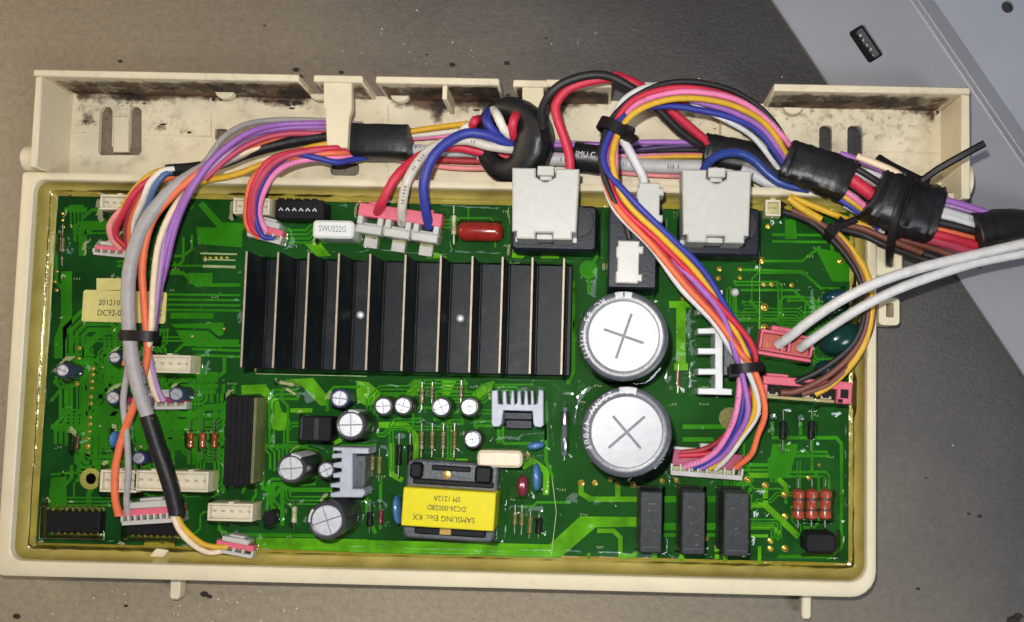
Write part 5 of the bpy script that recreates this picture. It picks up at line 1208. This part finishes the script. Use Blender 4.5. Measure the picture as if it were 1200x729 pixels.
b = MB(); b.box(-w/2, w*.32, -d*.5, -d*.36, -.3, 2.4, .15)
for k in (0, 2, 3): b.box(-w*.44+k*w*.2, -w*.44+k*w*.2+3.4, -d*.36, -d*.2, .5, 2.9, .15)
part("socket", b, M['headerdark'], o); foot(q.x, q.y, w, d, R(-3))
# 15 twin white leads
h = thing("wire_bundle", "pair of white leads sweeping from a pink plug out to the right edge", "wiring", P(920, 402, 10), "wire bundles")
wire(h, [(912, 404, 14), (925, 395, 18), (948, 377, 23), (985, 352, 28), (1030, 330, 31), (1080, 314, 31), (1130, 302, 30), (1170, 292, 30), (1225, 280, 30)], 'w_cool', 1.55, "upper white lead", n=12)
wire(h, [(938, 408, 14), (950, 399, 18), (975, 382, 22), (1010, 360, 27), (1055, 338, 29), (1105, 319, 29), (1150, 306, 28), (1225, 292, 27)], 'w_cool', 1.5, "lower white lead", n=12)
q = P(921, 405, 14); w, d = 63*K(14), 30*K(14)
b = MB(); b.box(-w/2, w/2, -d/2, d/2, -.5, 1.5)
b.box(-w/2, w/2, -d/2, -d/2+1.0, 1.5, 4.6, .2); b.box(-w/2+.1, w/2-.1, -d/2+1.4, -d/2+2.0, 1.5, 5, .2); b.box(-w/2, w/2, d/2-1.0, d/2, 1.5, 5, .2)
for k in (-.475, -.06, .06, .475): b.box(w*k-.4, w*k+.4, -d/2+2.0, d/2-1.0, 1.5, 5, .15)
b.box(-w*.32, w*.12, d/2, d/2+1.6, -.5, 5.2, .3)
part("plug", b, M['pink'], h, (q.x, q.y, 9.5), R(-8), "pink two way plug"); foot(q.x, q.y, w, d, R(-8))
# cable ties
tie(163, 394, 24, A2(165, 380, 163, 410, 24), 5.1, 2.7, 3.2, .8, label="black cable tie binding the grey cable and orange wire on the left", head=None)
tie(719, 152, 31, A2(728, 140, 715, 165, 30), 4.2, 3.6, 3.4, .9, label="black cable tie at the bend of the rainbow bundle", head=(734, 156, 32), tail=[(734, 154, 33), (739, 160, 35), (744, 166, 36)])
tie(875, 431, 23, A2(873, 415, 876, 445, 22), 4.3, 3.2, 2.8, .9, label="black cable tie round the rainbow bundle beside the white comb bracket", head=(859, 436, 22))
tie(978, 268, 17, A2(960, 258, 992, 285, 17), 3.4, 2.6, 2.6, .9, label="black cable tie pinching the yellow and brown wires", head=(974, 270, 19.5), tail=[(976, 268, 20), (990, 262, 20), (1004, 257, 20)])
T = tie(1060, 243, 21, A2(1030, 232, 1090, 253, 21), 8.9, 7.2, 2.6, 1.0, label="long tailed black cable tie holding the trunk to the cream bracket", head=(1082, 214, 26), tail=[(1080, 212, 28), (1100, 198, 30), (1128, 182, 33), (1154, 168, 35)])
b = MB(); b.tube(path([(1068, 205, 28), (1058, 228, 29.5), (1050, 255, 29), (1044, 285, 24), (1043, 306, 15), (1043, 309, 9)], 4), 1, 6, flat=(1.4, .5)); partw("strap", b, M['tie'], T)
b = MB(); b.tube(path([(1082, 213, 26), (1064, 204, 26), (1044, 194, 24), (1028, 184, 22)], 4), 1, 6, flat=(1.3, .5)); partw("tail", b, M['tie'], T)

# ------------------------------------------------------------------ clear resin surface, creeping up whatever stands in it
x0, x1, y0, y1 = iXL-.1, iXR+.1, iYB-.1, iYT+.1
nx, ny = 540, 246
X, Y = np.meshgrid(np.linspace(x0, x1, nx), np.linspace(y0, y1, ny))
Z = np.full(X.shape, ZR)
wallD = np.minimum(np.minimum(X-iXL, iXR-X), np.minimum(Y-iYB, iYT-Y))
Z += .3*np.exp(-np.clip(wallD, 0, None)/1.0)
bed = np.maximum(np.maximum(bXL-X, X-bXR), np.maximum(bYB-Y, Y-bYT))
Z += .7*np.exp(-(bed/1.1)**2)               # bead along the edge of the board
rise = np.zeros_like(X)
for (cx, cy, hw, hd, rz, top) in FOOT:
    dx, dy = X-cx, Y-cy
    if rz == 'c': dist = np.hypot(dx, dy)-hw
    else:
        c, s = math.cos(rz), math.sin(rz); u, v_ = dx*c+dy*s, -dx*s+dy*c
        qx, qy = np.abs(u)-hw, np.abs(v_)-hd
        dist = np.hypot(np.clip(qx, 0, None), np.clip(qy, 0, None))+np.minimum(np.maximum(qx, qy), 0)
    big = min(1.0, .35+min(hw, hd)/5)
    rise = np.maximum(rise, 2.2*big*np.exp(-np.clip(dist, 0, None)/1.7))
Z += rise
rn = np.random.default_rng(4)
for k in range(26):
    fx_, fy_, ph = rn.uniform(-.9, .9), rn.uniform(-.9, .9), rn.uniform(0, 6)
    Z += .022*np.sin(X*fx_+Y*fy_+ph)
for k in range(330):                         # small drips and bubbles
    cx, cy, r_, a_ = rn.uniform(bXL, bXR), rn.uniform(bYB, bYT), rn.uniform(.35, .9), rn.uniform(.12, .42)
    if k > 250: cx, cy = rn.normal(P(965, 345, ZB).x, 6), rn.normal(P(965, 345, ZB).y, 6)
    Z += a_*np.exp(-((X-cx)**2+(Y-cy)**2)/(r_*r_))
V = np.stack([X, Y, Z], -1).reshape(-1, 3)-np.array([BO.x, BO.y, BO.z])
idx = np.arange(nx*ny).reshape(ny, nx)
Fq = np.stack([idx[:-1, :-1], idx[:-1, 1:], idx[1:, 1:], idx[1:, :-1]], -1).reshape(-1, 4)
me = bpy.data.meshes.new("resin_coating"); me.from_pydata((V*S).tolist(), [], Fq.tolist())
me.polygons.foreach_set("use_smooth", [True]*len(me.polygons)); me.materials.append(M['clear']); me.update()
link("resin_coating", me, board, BO)
